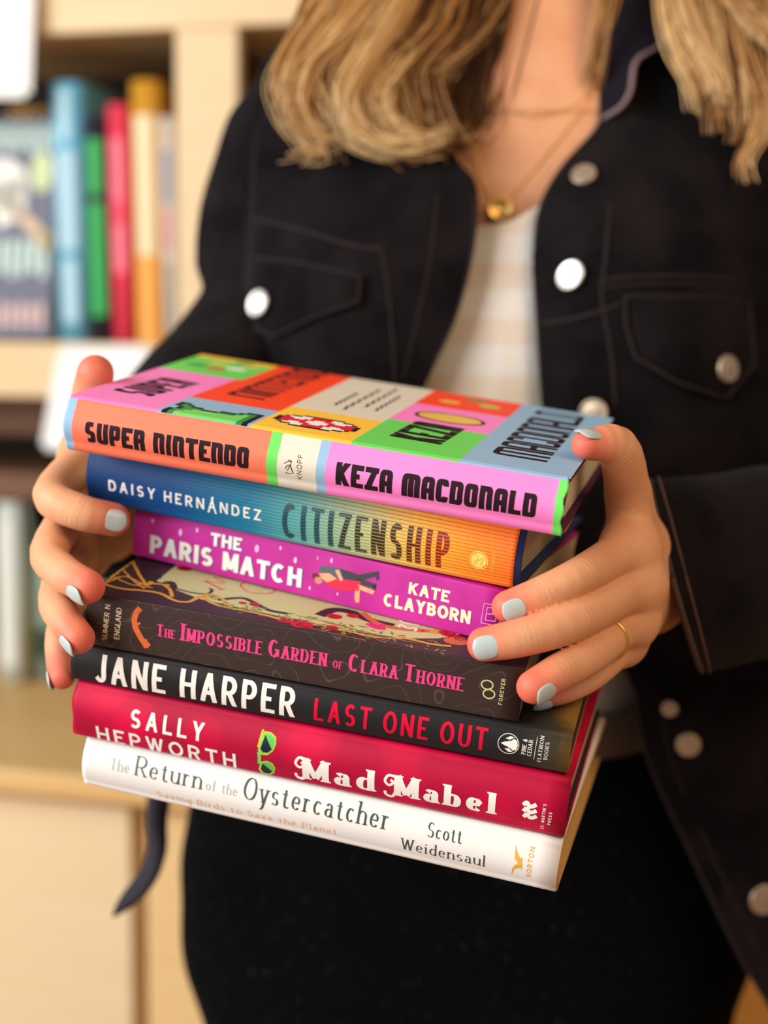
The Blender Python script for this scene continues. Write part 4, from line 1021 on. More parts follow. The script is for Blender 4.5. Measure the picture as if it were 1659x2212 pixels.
def tube_rings(rings, n, name, mats, parent, fold=.004, seed=0, t=.002):
    R = np.array(rings); nr = R.shape[1]; Q = np.array([catmull(R[:, k], n) for k in range(nr)]).transpose(1, 0, 2)
    c = Q.mean(1, keepdims=True); d = Q-c; d /= np.linalg.norm(d, axis=-1, keepdims=True)
    Q = Q + d*(fold*vnoise(Q*np.array([.8, 1.3, .8]), 22, seed))[..., None]
    m = MB(); m.add(Q.reshape(-1, 3), [(i*nr+j, i*nr+(j+1) % nr, (i+1)*nr+(j+1) % nr, (i+1)*nr+j) for i in range(n-1) for j in range(nr)])
    o = on_person(m, name, mats, parent); solid(o, t, 0); return o, Q
def ring(c, ax, r, n=28, ry=None, up=(0, -1, 0)):
    ax = np.asarray(ax, float); ax /= np.linalg.norm(ax); u = np.asarray(up, float); u -= ax*(u @ ax); u /= np.linalg.norm(u); s = np.cross(ax, u)
    return [c + r*math.cos(2*math.pi*k/n)*s + (ry or r)*math.sin(2*math.pi*k/n)*u for k in range(n)]
def sleeve(pts, name='sleeve', seed=0, fold=.005):
    C = [PX(*p[:3]) for p in pts]; rg = []
    for i, p in enumerate(pts):
        ax = C[min(i+1, len(C)-1)] - C[max(i-1, 0)]; rg.append(ring(C[i], ax, p[3], up=(0, 0, -1)))
    return tube_rings(rg, 40, name, [denim], jacket, fold, seed)
sleeve([(706,222,1.045,.056),(680,268,1.037,.055),(640,330,1.03,.053),(590,450,1.022,.050),(570,560,1.015,.0475),(578,655,1.0,.0465),(522,772,.983,.051),(420,895,.93,.046),(310,1005,.88,.041),(248,1080,.840,.038),(214,1122,.812,.0355)], seed=2)
# right sleeve: a wide cuff behind the hand
def cring(x0, x1, x2, y0, y1, zn, zf, n=28):  # ring given by its top, near and bottom picture points
    t = PX(x0, y0, (zn+zf)/2); bq = PX(x2, y1, (zn+zf)/2); c = (t+bq)/2; nr = PX(x1, (y0+y1)/2, zn)-c
    return [c + math.cos(2*math.pi*k/n)*nr + math.sin(2*math.pi*k/n)*(t-c) for k in range(n)]
CUFF = [cring(1406,1452,1518,1042,1452,.712,.80), cring(1440,1500,1545,1036,1446,.722,.808), cring(1560,1625,1640,1020,1428,.745,.835), cring(1700,1780,1760,1010,1420,.79,.88), cring(1880,1960,1920,1000,1410,.85,.95)]
_, CQ = tube_rings(CUFF, 40, 'sleeve', [denim], jacket, .003, 6)
up = [(1760,210,1.03,.070),(1830,330,1.02,.062),(1900,600,1.0,.056),(1950,900,.97,.054),(1960,1120,.93,.056)]
sleeve(up, seed=8)
mb = MB(); nr = CQ.shape[1]
mb.tube([CQ[0][k] for k in range(nr)]+[CQ[0][0]], .0017, 6); on_person(mb, 'cuff_edge', [worn], jacket)
mb = MB(); i = 7; d = CQ[i]-CQ[i].mean(0); q = CQ[i]+d/np.linalg.norm(d, axis=1, keepdims=True)*.0012
mb.tube(list(q)+[q[0]], .0011, 6); on_person(mb, 'cuff_seam', [worn], jacket)

# collar, seams, pocket flaps
COLL = Sheet([[(1300,40,.960),(1360,-60,.965),(1425,-60,.960)],[(1296,130,.945),(1362,70,.945),(1434,60,.940)],[(1296,205,.936),(1335,180,.928),(1372,130,.924)],[(1296,262,.930),(1328,236,.922),(1358,200,.920)]], 14, 26, .001, 1)
cloth(COLL.mb(), 'collar', [mat('navy_collar', (24, 22, 30), .9, .1)], jacket)
COLL2 = Sheet([[(1050,-40,.99),(960,20,.965),(900,40,.955)],[(1030,150,.965),(950,190,.945),(880,180,.940)],[(985,330,.922),(920,330,.915),(860,300,.915)]], 14, 20, .001, 1)
cloth(COLL2.mb(), 'collar', [mat('navy_collar', (24, 22, 30))], jacket)
mb = MB(); COLL.line(mb, [(1426,-50),(1436,60),(1425,98),(1374,132),(1362,196),(1340,232),(1302,256)], .0016, .0016); on_person(mb, 'collar_edge', [mat('pale_worn_edge', (132, 114, 118), .9, .1)], jacket)
def seam(S, L, r, lift):
    mb = MB(); S.line(mb, L, r, lift); on_person(mb, 'seam', [thread], jacket)
for L, r in (([(1152,575),(1163,700),(1172,870)], .001), ([(1205,372),(1170,450),(1152,560)], .001), ([(1318,440),(1308,560),(1300,640),(1320,760),(1330,880)], .0011), ([(1172,700),(1230,690),(1300,672),(1345,655)], .0013),
             ([(1300,610),(1345,600),(1480,596),(1610,606)], .0011), ([(1300,625),(1345,616),(1480,612),(1610,622)], .0008), ([(1374,1492),(1400,1640),(1500,1860),(1596,2060),(1700,2236)], .0012), ([(1425,1500),(1450,1640),(1545,1860),(1640,2060)], .0007)): seam(PR, L, r, .001)
for L, r in (([(575,240),(552,320),(546,480),(538,640),(545,800)], .0012), ([(545,472),(640,494),(760,530),(830,540)], .0013), ([(826,540),(840,640),(850,760),(855,860)], .0009), ([(945,420),(930,560),(900,700),(870,820)], .0008), ([(1028,420),(1020,540),(985,680),(935,790)], .001)): seam(PL, L, r, .001)
def flap(S, outline, name='pocket_flap'):
    P = np.array(outline, float); c = P.mean(0); mb = MB(); v = []; f = []
    Q = np.concatenate([np.linspace(P[i], P[(i+1) % len(P)], 7)[:-1] for i in range(len(P))]); n = len(Q)
    for k in (1, .75, .45, .15):
        for q in Q: v.append(S.at(*(c+(q-c)*k), .0045 if k < 1 else .0035))
    for i in range(3): f += [(i*n+j, i*n+(j+1) % n, (i+1)*n+(j+1) % n, (i+1)*n+j) for j in range(n)]
    f.append(tuple(3*n+j for j in range(n))); mb.add(v, f)
    o = on_person(mb, name, [denim], jacket); solid(o, .003, 0)
    mb = MB(); e = [S.at(*(c+(q-c)*.99), .006) for q in Q]; mb.tube(e+[e[0]], .0011, 6); on_person(mb, 'flap_stitching', [thread], jacket); return o
flap(PL, [(548,555),(640,566),(780,596),(776,652),(690,680),(590,728),(553,712),(540,640)])
flap(PR, [(1350,640),(1480,640),(1620,650),(1632,790),(1570,862),(1470,830),(1372,772),(1350,700)])

SILVER = mat('silver_button', (226, 226, 222), .32, .6, metal=.85, bump=(500, .25, .0004)); PEWTER = mat('pewter_button', (190, 172, 150), .42, .5, metal=.7, bump=(500, .3, .0004))
def button(p, nrm, r, m):
    n = np.asarray(nrm, float); n /= np.linalg.norm(n); u = np.cross(n, (0, 1, 0.01)); u /= np.linalg.norm(u); w = np.cross(n, u); mb = MB(); prof = [(0, .0026), (.35, .0026), (.62, .0024), (.78, .0018), (.86, .0024), (.95, .0022), (1, .0012), (.98, 0)]; N = 28; v = []; f = []
    for a, h in prof: v += [p+n*(h+.0012)+a*r*(math.cos(2*math.pi*k/N)*u+math.sin(2*math.pi*k/N)*w) for k in range(N)]
    for i in range(len(prof)-1): f += [(i*N+j, (i+1)*N+j, (i+1)*N+(j+1) % N, i*N+(j+1) % N) for j in range(N)]
    mb.add(v, f); o = on_person(mb, 'button', [m], jacket); tag(o, label='metal shank button'); return o
button(PL.at(562,657,.007), PL.normal(562,657)+np.array([-.35,-.2,-.3]), .0094, SILVER)
for x, y, r, m, k in ((1262,382,.0082,PEWTER,0),(1236,597,.0098,SILVER,1),(1284,892,.0090,PEWTER,0),(1486,1606,.0078,PEWTER,0),(1648,1940,.0100,PEWTER,0)):
    button(PR.at(x, y, .001), PR.normal(x, y)+(np.array([-.5,-.2,-.2]) if k else 0), r, m)
button(PR.at(1567,797,.007), PR.normal(1567,797), .0086, PEWTER); button(PR.at(1447,1529,.012), PR.normal(1447,1529), .0052, PEWTER)
# cloth tie hanging from the jacket's hem
TI = np.array([PX(*p) for p in [(352,1560,.93),(345,1700,.925),(338,1770,.92),(340,1830,.918),(326,1880,.916),(296,1925,.914),(266,1958,.914),(246,1978,.915)]]); TI = catmull(TI, 40)
mb = MB(); v = []
for i, p in enumerate(TI):
    t = i/39; w = .0071*(1+.12*math.sin(t*11))*(1-max(0, (t-.72)/.28)**1.3*.93); tw = .5*math.sin(t*7)
    sd = np.array([math.cos(tw)*.98, .12, math.sin(tw)]); v += [p-sd*w, p+np.array([0, 0, -.002]), p+sd*w]
mb.add(v, [(3*i+j, 3*i+j+1, 3*i+3+j+1, 3*i+3+j) for i in range(39) for j in (0, 1)]); o = cloth(mb, 'waist_tie', [mat('charcoal_tie', (52, 48, 58), .8, .2)], jacket, .0018)

# white knitted top with faint beige stripes
knit = mat('white_knit', (240, 234, 226), .9, .1); nt, lk, b = nodes(knit)
tc = nt.new('ShaderNodeTexCoord'); sx = nt.new('ShaderNodeSeparateXYZ'); lk.new(tc.outputs['Object'], sx.inputs[0])
wv = nt.new('ShaderNodeMath'); wv.operation = 'MULTIPLY_ADD'; wv.inputs[1].default_value = 1/.0355; wv.inputs[2].default_value = .1; lk.new(sx.outputs[2], wv.inputs[0])
fr = nt.new('ShaderNodeMath'); fr.operation = 'FRACT'; lk.new(wv.outputs[0], fr.inputs[0])
r = ramp(nt, [(0, (244, 241, 236)), (.40, (244, 241, 236)), (.50, (238, 227, 212)), (.86, (238, 227, 212)), (.96, (244, 241, 236))]); lk.new(fr.outputs[0], r.inputs[0])
n2 = nt.new('ShaderNodeTexNoise'); n2.inputs['Scale'].default_value = 260; mp = nt.new('ShaderNodeMapping'); mp.inputs['Scale'].default_value = (1, 1, .12); lk.new(tc.outputs['Object'], mp.inputs[0]); lk.new(mp.outputs[0], n2.inputs['Vector'])
mx = nt.new('ShaderNodeMix'); mx.data_type = 'RGBA'; mx.blend_type = 'MULTIPLY'; mx.inputs[0].default_value = .2; lk.new(r.outputs[0], mx.inputs[6]); lk.new(n2.outputs['Color'], mx.inputs[7]); lk.new(mx.outputs[2], b.inputs['Base Color'])
bp = nt.new('ShaderNodeBump'); bp.inputs['Distance'].default_value = .001; bp.inputs['Strength'].default_value = .4; lk.new(n2.outputs['Fac'], bp.inputs['Height']); lk.new(bp.outputs[0], b.inputs['Normal'])
TOPS = Sheet([[(700,490,1.04),(930,505,.945),(1050,489,.918),(1108,476,.914),(1166,445,.917),(1260,410,.945),(1500,400,1.04)],
              [(700,580,1.02),(900,580,.935),(1050,570,.910),(1110,566,.906),(1170,560,.909),(1280,560,.93),(1500,560,1.02)],
              [(700,720,1.0),(880,720,.925),(1040,720,.902),(1110,720,.899),(1170,720,.903),(1280,720,.92),(1500,720,1.0)],
              [(700,900,1.0),(880,900,.925),(1040,900,.905),(1110,900,.903),(1170,900,.906),(1280,900,.92),(1500,900,1.0)],
              [(650,1250,1.02),(880,1250,.94),(1040,1250,.922),(1110,1250,.920),(1170,1250,.922),(1280,1250,.935),(1520,1250,1.02)],
              [(560,1600,1.03),(800,1600,.955),(1000,1600,.935),(1110,1600,.932),(1200,1600,.935),(1350,1600,.955),(1560,1600,1.03)]], 44, 50, .0015, 4)
knit_top = cloth(TOPS.mb(), 'knit_top', [knit]); tag(knit_top, label='white knitted top with faint beige stripes')
# black trousers: hips and legs
tro = mat('black_trousers', (6, 7, 9), .95, .06); nt, lk, b = nodes(tro)
tc = nt.new('ShaderNodeTexCoord'); n2 = nt.new('ShaderNodeTexNoise'); n2.inputs['Scale'].default_value = 700; n2.inputs['Detail'].default_value = 3; lk.new(tc.outputs['Object'], n2.inputs['Vector'])
bp = nt.new('ShaderNodeBump'); bp.inputs['Distance'].default_value = .0005; bp.inputs['Strength'].default_value = .5; lk.new(n2.outputs['Fac'], bp.inputs['Height']); lk.new(bp.outputs[0], b.inputs['Normal'])
r1 = ramp(nt, [(.715, (6, 7, 9)), (.74, (120, 120, 124))]); lk.new(n2.outputs['Fac'], r1.inputs[0]); lk.new(r1.outputs[0], b.inputs['Base Color'])
def hring(xl, xr, y, z, dz, n=40):
    l, r = PX(xl, y, z), PX(xr, y, z); c = (l+r)/2; h = (r-l)/2; out = []
    for k in range(n):
        a = 2*math.pi*k/n; ca, sa = math.cos(a), math.sin(a)
        out.append(c + h*np.sign(ca)*abs(ca)**.85 + np.array([0, 0, dz])*np.sign(sa)*abs(sa)**.85)
    return out
HIP = [hring(455,1580,1560,1.04,.098), hring(412,1610,1740,1.04,.105), hring(393,1640,1900,1.04,.108), hring(404,1612,2060,1.04,.108), hring(448,1562,2212,1.04,.105), hring(474,1530,2420,1.04,.10), hring(500,1500,2560,1.04,.09)]
_j = jacket; jacket = person
trousers, _ = tube_rings(HIP, 50, 'trousers', [tro], person, .002, 12)
jacket = _j
mb = MB(); yb = W(PX(1000, 2500, 1.045)) ; floor_y = (CAM_Z)  # legs straight down to the floor
for sx_ in (-1, 1):
    top = W(PX(1000+sx_*255, 2480, 1.045)); pts = []; rr = []
    for t in np.linspace(0, 1, 14): pts.append((top[0]-0*sx_, top[1], top[2]*(1-t)+.02*t)); rr.append(.088-.04*t+.006*math.sin(t*6))
    k = len(mb.v); mb.tube(pts, rr, 24)
o = mesh_obj('trouser_legs', np.array(mb.v)-np.array(person.location), mb.f, [tro], trousers, None, True)
mb = MB(); HQ = HIP[0]; mb.tube([np.array(q)*1 for q in HQ]+[HQ[0]], .006, 8); on_person(mb, 'waistband', [mat('brown_waistband', (66, 50, 44), .8, .2)], trousers)
mb = MB(); 
Wb = Sheet([[(1180,1560,.928),(1300,1545,.936),(1420,1520,.95)],[(1180,1650,.925),(1300,1640,.933),(1420,1615,.948)]], 12, 6, .001, 2)
cloth(Wb.mb(), 'belt', [mat('brown_belt', (92, 72, 60), .75, .25)], trousers)

# necklaces and hair
mb = MB()
def on_chest(x, y, z): return PX(x, y, z)
for L in ([(1030,150,.955),(1040,205,.948),(1100,240,.936),(1160,250,.932),(1230,235,.936),(1285,195,.945)], [(1010,200,.957),(1030,330,.932),(1060,400,.920),(1086,424,.915),(1120,400,.917),(1200,310,.929),(1275,215,.944)]):
    q = catmull([PX(a, c, z) for a, c, z in L], 60)
    for i in range(len(q)):                                   # settle the chain on the skin
        d = eval2(SK, q[i:i+1], q[i], .02)[0]
        for _ in range(4):
            g = np.array([0, 0, 1.]); q[i] = q[i] + g*(eval2(SK, q[i:i+1], q[i], .05)[0]-.0004)*.7
    mb.tube(q, .00045, 6)
neck = on_person(mb, 'necklace', [GOLD])
c = PX(1085, 438, .914)
for _ in range(6): c = c + np.array([0, 0, 1.])*(eval2(SK, c[None], c, .05)[0]-.003)*.7
mb = MB(); N = 24; v = [c+np.array([0, 0, -.0016])]; f = []
for a, h in ((.45, -.0014), (.5, -.0022), (.8, -.0018), (.9, -.0026), (1, -.0014), (.96, 0)): v += [c+np.array([a*.0082*math.cos(2*math.pi*k/N), a*.0082*math.sin(2*math.pi*k/N), h]) for k in range(N)]
f = [(0, 1+j, 1+(j+1) % N) for j in range(N)]+[(1+i*N+j, 1+(i+1)*N+j, 1+(i+1)*N+(j+1) % N, 1+i*N+(j+1) % N) for i in range(5) for j in range(N)]
mb.add(v, f); on_person(mb, 'pendant', [GOLD], neck)

hairm = mat('blonde_hair', (190, 150, 96), .42, .4); nt, lk, b = nodes(hairm)
at = nt.new('ShaderNodeAttribute'); at.attribute_name = 'tone'; r = ramp(nt, [(0, (36, 21, 12)), (.3, (96, 58, 26)), (.6, (186, 132, 66)), (1, (236, 204, 150))]); lk.new(at.outputs['Fac'], r.inputs[0]); lk.new(r.outputs[0], b.inputs['Base Color'])
hv, hf, ht = [], [], []
hr = np.random.default_rng(11)
def lock(path_, spread, n, tone, wid=.0007, taper=.5, jit=.25):
    C = catmull([PX(*p) for p in path_], 22)
    for s in range(n):
        o = hr.normal(size=3)*np.array([1, .3, .8])*spread; o2 = hr.normal(size=3)*spread*np.array([.7, .5, .6])
        t = np.linspace(0, 1, 22)[:, None]; end = int(22*(1-hr.random()*.18)); P = C + o*(1-.45*t)+o2*t*t
        P = P + spread*.35*np.sin(t*hr.uniform(3, 9)+hr.uniform(0, 6))*hr.normal(size=3)
        P = P[:max(end, 8)]; N = len(P); base = len(hv); tn = np.clip(tone+hr.normal()*jit*.6, 0, 1); w = wid*hr.uniform(.7, 1.6)
        for i in range(N):
            d = P[min(i+1, N-1)]-P[max(i-1, 0)]; d /= np.linalg.norm(d)+1e-9; u = np.cross(d, (0, 0, 1.)); u /= np.linalg.norm(u)+1e-9; q = np.cross(d, u); k = w*(1-taper*(i/N)**2)
            for a, c_ in ((1, 0), (-.5, .87), (-.5, -.87)): hv.append(P[i]+k*(a*u+c_*q)); ht.append(np.clip(tn+.25*(i/N-.4), 0, 1))
        hf.extend((base+3*i+j, base+3*i+(j+1) % 3, base+3*i+3+(j+1) % 3, base+3*i+3+j) for i in range(N-1) for j in range(3))
# mass beside the neck, left in the photograph
for k in range(30):
    u = k/29; x0 = 700+330*u; z0 = .935+.02*abs(u-.5)
    bx = 690+270*u+hr.uniform(-30, 25); by = 240+85*math.sin(min(1, u*1.25)*math.pi*.62)+hr.uniform(-25, 20)
    curl = hr.uniform(-10, 75)
    tone = .74-.58*max(0, (u-.5)/.5)+hr.uniform(-.26, .2)
    lock([(x0+60,-260,z0+.03),(x0+30,-90,z0+.01),(x0-25+30*u,60,z0-.012),(bx-35,170,z0-.02),(bx-15,by-40,z0-.026),(bx+curl*.6,by,z0-.03),(bx+curl,by-22,z0-.03)], .0075, 46, tone)
for x, t in ((1000,.1),(1030,.08),(960,.18),(1048,.2),(985,.12),(920,.3),(1010,.06),(1055,.15)):
    lock([(x+60,-260,.985),(x+40,-90,.972),(x+15,60,.955),(x-5,180,.946),(x-25,260,.938),(x-55,300,.932)], .010, 60, t)
for pth, n, t in (([(900,-60,.93),(840,60,.915),(765,180,.905),(752,240,.9),(790,300,.898),(880,325,.898),(970,300,.902)], 70, .95), ([(820,-60,.93),(735,60,.915),(660,150,.905),(640,230,.903),(672,290,.905),(720,300,.905)], 60, .9),
                  ([(1000,-60,.94),(930,60,.925),(850,160,.912),(820,220,.905),(846,280,.902),(920,302,.902),(985,265,.906)], 60, .85), ([(760,-60,.94),(690,40,.925),(630,130,.915),(612,190,.912),(640,260,.91),(690,325,.908),(625,340,.905)], 40, .75),
                  ([(1080,-60,.95),(1040,40,.935),(985,120,.925),(930,170,.915)], 30, .8)):
    lock(pth, .006, n, t, .0007)
# strands to the right of the neck and over the far shoulder
lock([(1345,-120,.93),(1318,-20,.925),(1300,60,.925),(1280,150,.93),(1272,215,.938)], .004, 34, .55)
for dx, n, t, L in ((0,40,.85,250),(24,40,.7,235),(52,44,.5,300),(84,36,.85,255),(112,30,.35,330),(140,40,.7,300),(170,30,.4,260),(205,44,.75,330),(240,40,.55,300)):
    lock([(1425+dx,-200,.94),(1438+dx,-20,.925),(1462+dx*.95,L*.36,.912),(1496+dx*.8,L*.7,.906),(1516+dx*.62,L,.904)], .0042, n, t)
lock([(1560,0,.92),(1596,120,.908),(1634,220,.902),(1630,300,.9),(1604,350,.9),(1616,398,.9)], .0036, 44, .62); lock([(1450,-50,.92),(1500,90,.907),(1544,170,.902),(1556,230,.9)], .004, 50, .85)
lock([(1560,-50,.915),(1640,60,.9),(1720,120,.9)], .006, 50, .7)
HV = W(np.array(hv)) - np.array(person.location)
hair = mesh_obj('hair', HV, hf, [hairm], person, None, True); a = hair.data.attributes.new('tone', 'FLOAT', 'POINT'); a.data.foreach_set('value', np.array(ht, np.float32))
tag(hair, label='long wavy dark blonde hair')
# ------------------------------------------------------------------ the shop behind: bookcase, shelf books, cabinets
YAW = R_(14)
SO = WP(445, 745, 1.60)                        # top of the shelf board, front plane of the bookcase
sx_, sy_ = np.array([math.cos(YAW), -math.sin(YAW), 0]), np.array([math.sin(YAW), math.cos(YAW), 0])
SM = Matrix(((sx_[0], sy_[0], 0, SO[0]), (sx_[1], sy_[1], 0, SO[1]), (0, 0, 1, SO[2]), (0, 0, 0, 1)))
def shelf(px, py, y=0.):                      # photograph point -> (x, z) on a plane of the bookcase
    r = W(PX(px, py, 1.)) - np.array(CAMP); t = ((SO-np.array(CAMP)) @ sy_ + y)/(r @ sy_); p = np.array(CAMP)+t*r-SO; return p @ sx_, p[2]
def wood(name, c1, c2, rough=.45):
    m = mat(name, c1, rough, .4); nt, lk, b = nodes(m); tc = nt.new('ShaderNodeTexCoord'); mp = nt.new('ShaderNodeMapping'); mp.inputs['Scale'].default_value = (3, 3, 40)
    n = nt.new('ShaderNodeTexNoise'); n.inputs['Scale'].default_value = 1.6; n.inputs['Detail'].default_value = 5; lk.new(tc.outputs['Object'], mp.inputs[0]); lk.new(mp.outputs[0], n.inputs['Vector'])
    r = ramp(nt, [(.3, c2), (.7, c1)]); lk.new(n.outputs['Fac'], r.inputs[0]); lk.new(r.outputs[0], b.inputs['Base Color']); return m
BIRCH = wood('birch_wood', (230, 203, 160), (223, 192, 143)); TOPW = wood('honey_worktop', (228, 188, 126), (220, 176, 112)); SHADEW = wood('shaded_wood', (42, 25, 15), (32, 19, 11), .7); DOORW = wood('maple_door', (240, 216, 178), (236, 208, 164)); SHADED_DOORW = wood('shaded_maple', (228, 168, 84), (220, 156, 70))
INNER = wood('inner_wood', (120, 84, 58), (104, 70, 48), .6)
FZ = -SO[2]                                   # floor in bookcase coordinates
CT = shelf(100, 1500)[1]                      # worktop height
TOPZ = shelf(220, 70)[1]; SB = shelf(60, 858)[1]; P0 = shelf(380, 300)[0]; P1 = shelf(513, 150)[0]
case = empty('bookcase', SM, 'birch bookcase with open shelves behind the person', 'bookcase')
def part(name, boxes, m, parent=case, bw=.002):
    mb = MB()
    for a, b_ in boxes: mb.box(a, b_)
    o = mb.build(name, m, parent); bevel(o, bw); return o
XL, XR, DP = -1.15, 1.6, .27
part('upright', [((P0, 0, CT), (P1, .02, .95))], BIRCH); part('upright', [((P0+.9, 0, CT), (P1+.9, .02, .95))], BIRCH); part('upright', [((P0-.9, 0, CT), (P1-.9, .02, .95))], BIRCH)
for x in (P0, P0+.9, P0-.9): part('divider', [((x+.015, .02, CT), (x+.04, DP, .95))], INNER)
part('shelf_board', [((XL, .0, SB), (XR, DP, 0))], BIRCH); part('shelf_board', [((XL, -.004, TOPZ), (XR, DP, TOPZ+.085))], BIRCH)
part('back_panel', [((XL, DP, CT), (XR, DP+.012, .95))], SHADEW); part('top_board', [((XL, 0, .93), (XR, DP, .96))], BIRCH)  # the unlit compartments' shade is put into the back panel's dark brown
M1 = shelf(60, 1030)[1]; M2 = shelf(60, 1088)[1]; M3 = shelf(100, 1388)[1]; M4 = shelf(100, 1432)[1]
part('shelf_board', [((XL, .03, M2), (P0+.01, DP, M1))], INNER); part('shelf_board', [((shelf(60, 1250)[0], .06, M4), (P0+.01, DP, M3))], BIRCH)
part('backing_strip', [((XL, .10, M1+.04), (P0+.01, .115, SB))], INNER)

def shelf_book(name, x0, x1, z0, z1, depth, m, label, y=0., round_=.35, tilt=0, bands=(), head=None):
    w, h = x1-x0, z1-z0; M = SM @ Matrix.Translation(((x0+x1)/2, y, z0)) @ Matrix.Rotation(tilt, 4, 'Y')
    r = empty(name, M, label, 'book', 'books on the shelf'); mb = MB(); n = 9
    prof = [(-w/2, depth)]+[(-w/2*math.cos(math.pi*i/n), .006*0+w*round_*(1-math.sin(math.pi*i/n))) for i in range(n+1)]+[(w/2, depth)]
    k = len(prof); v = [(a, c, 0) for a, c in prof]+[(a, c, h) for a, c in prof]; mb.add(v, [(i, i+1, k+i+1, k+i) for i in range(k-1)])
    c = mb.build('cover', m, r, True); solid(c, .0022, -1)
    mb = MB(); mb.box((-w/2+.0024, w*round_+.004, .003), (w/2-.0024, depth-.004, h-.003)); mb.build('page_block', PAGES, r)
    for i, (za, zb, fm, wd) in enumerate(bands):
        mb = MB(); q = [(-w/2*wd*math.cos(math.pi*i_/8), w*round_*(1-math.sin(math.acos(max(-1, min(1, wd*math.cos(math.pi*i_/8))))))-.0003) for i_ in range(9)]
        mb.add([(a, c_, za*h) for a, c_ in q]+[(a, c_, zb*h) for a, c_ in q], [(j, j+1, 10+j, 9+j) for j in range(8)]); mb.build('spine_print', fm, c)
    return r
X = lambda px, py=500: shelf(px, py)[0]
H = lambda px, py: shelf(px, py)[1]
lb = mat('sky_blue_cloth', (108, 184, 214), .5); pb = mat('print_pale_blue', (176, 214, 232), .5); bl = mat('cover_black_violet', (40, 36, 52), .5); gn = mat('print_green', (44, 172, 84), .5); rd = mat('cover_rose_red', (238, 66, 92), .5); pk = mat('print_light_rose', (250, 120, 140), .5)
oc = mat('cover_ochre', (214, 152, 44), .5); cr_ = mat('print_cream', (244, 222, 178), .5); og = mat('print_orange', (242, 168, 72), .5); gy = mat('cover_pale_grey', (226, 214, 200), .5); dv = mat('print_dusty_blue', (150, 168, 190), .5); dp = mat('print_dusty_pink', (226, 170, 176), .5); gr_ = mat('print_grey', (176, 172, 164), .5)
tl = R_(-1.0)
shelf_book('shelf_book', X(117), X(184), .0005, H(140,176), .19, lb, 'sky blue spined book, tallest left of the green and red ones', tilt=tl, bands=[(.36, .74, pb, .62), (.78, .97, pb, .35), (.08, .32, pb, .5)])
shelf_book('shelf_book', X(189), X(233), .0005, H(200,250), .18, bl, 'dark violet book with green spine print on the shelf', tilt=tl, bands=[(.12, .62, gn, .8), (.66, .9, gn, .72)])
shelf_book('shelf_book', X(238), X(283), .0005, H(245,225), .19, rd, 'rose red book between green printed and ochre books', tilt=tl, bands=[(.3, .5, pk, .6), (.6, .86, pk, .55)])
shelf_book('shelf_book', X(288), X(350), .0005, H(310,172), .20, oc, 'thick ochre book with cream spine panel on the shelf', tilt=tl, bands=[(.0, .34, og, .86), (.34, .87, cr_, .7)])
shelf_book('shelf_book', X(352), X(380), .0005, H(370,252), .17, gy, 'pale grey book with faint blue and pink print beside the upright', tilt=tl, bands=[(.62, .86, dv, .6), (.42, .6, dp, .6), (.08, .36, gr_, .6)])
# face-out book at the far left
fx0, fx1, fz1 = X(-150), X(108, 700), H(40, 246)
M = SM @ Matrix.Translation((fx0, -.0, .0045)) @ Matrix.Rotation(R_(-7), 4, 'X'); fb = empty('display_book', M, 'slate blue book with mint lettering facing out beside the sky blue spine', 'book', 'books on the shelf')
fw, fh = fx1-fx0, fz1; mb = MB(); mb.box((0, 0, 0), (fw, .003, fh)); mb.box((0, .025, 0), (fw, .028, fh)); mb.box((0, .002, 0), (.003, .026, fh)); sl = mat('slate_cover', (84, 88, 112), .45); fc = mb.build('cover', sl, fb); bevel(fc, .001)
mb = MB(); mb.box((.004, .0035, .003), (fw-.004, .0245, fh-.003)); mb.build('page_block', PAGES, fb)
mt = mat('print_mint', (196, 224, 214), .5); ye = mat('print_yellow', (226, 206, 124), .5); bg = mat('print_beige', (216, 186, 150), .5); wt = mat('print_white', (236, 236, 226), .5); sp_ = mat('print_shell_pink', (226, 186, 176), .5); lg = mat('print_yellow_green', (200, 212, 160), .5)
mb = MB()
def flat(p, m): mb.add([(a, -.0004, c) for a, c in p], [tuple(range(len(p)))], m)
fp = lambda px, py: (shelf(px, py)[0]-fx0, shelf(px, py)[1])
def fr_(x0, y0, x1, y1, m):
    a, c = fp(x0, y0), fp(x1, y1); flat([(a[0], c[1]), (c[0], c[1]), (c[0], a[1]), (a[0], a[1])], m)
mb = MB()
for i in range(12): fr_(-128+i*19, 262+(i % 2)*6, -116+i*19, 330-(i % 3)*5, 0)
mb.build('title_lettering', [mt, ye, bg, wt, sp_, lg], fc)
mb = MB()
for i in range(10): fr_(-130+i*23, 522+(i % 2)*4, -114+i*23, 606-(i % 3)*6, 0)
mb.build('title_lettering', [mt, ye, bg, wt, sp_, lg], fc)
mb = MB()
for i in range(9): fr_(-90+i*21, 662+(i % 2)*3, -77+i*21, 716-(i % 2)*4, 4)
mb.build('author_lettering', [mt, ye, bg, wt, sp_, lg], fc)
mb = MB()
c = fp(70, 372); flat([(c[0]+.0145*math.cos(t*.349), c[1]+.024*math.sin(t*.349)) for t in range(18)], 5)
mb.build('cover_illustration', [mt, ye, bg, wt, sp_, lg], fc)
mb = MB()
c = fp(-20, 400); flat([(c[0]+.035*math.cos(t*.349), c[1]+.03*math.sin(t*.349)) for t in range(18)], 3)
mb.build('cover_illustration', [mt, ye, bg, wt, sp_, lg], fc)
mb = MB()
flat([fp(0,420), fp(98,520), fp(88,545), fp(-12,446)][::-1], 2); flat([fp(76,500), fp(99,512), fp(92,560), fp(66,540)][::-1], 1); flat([fp(-40,400), fp(42,380), fp(36,470), fp(-20,500)][::-1], 3)
mb.build('cover_illustration', [mt, ye, bg, wt, sp_, lg], fc)
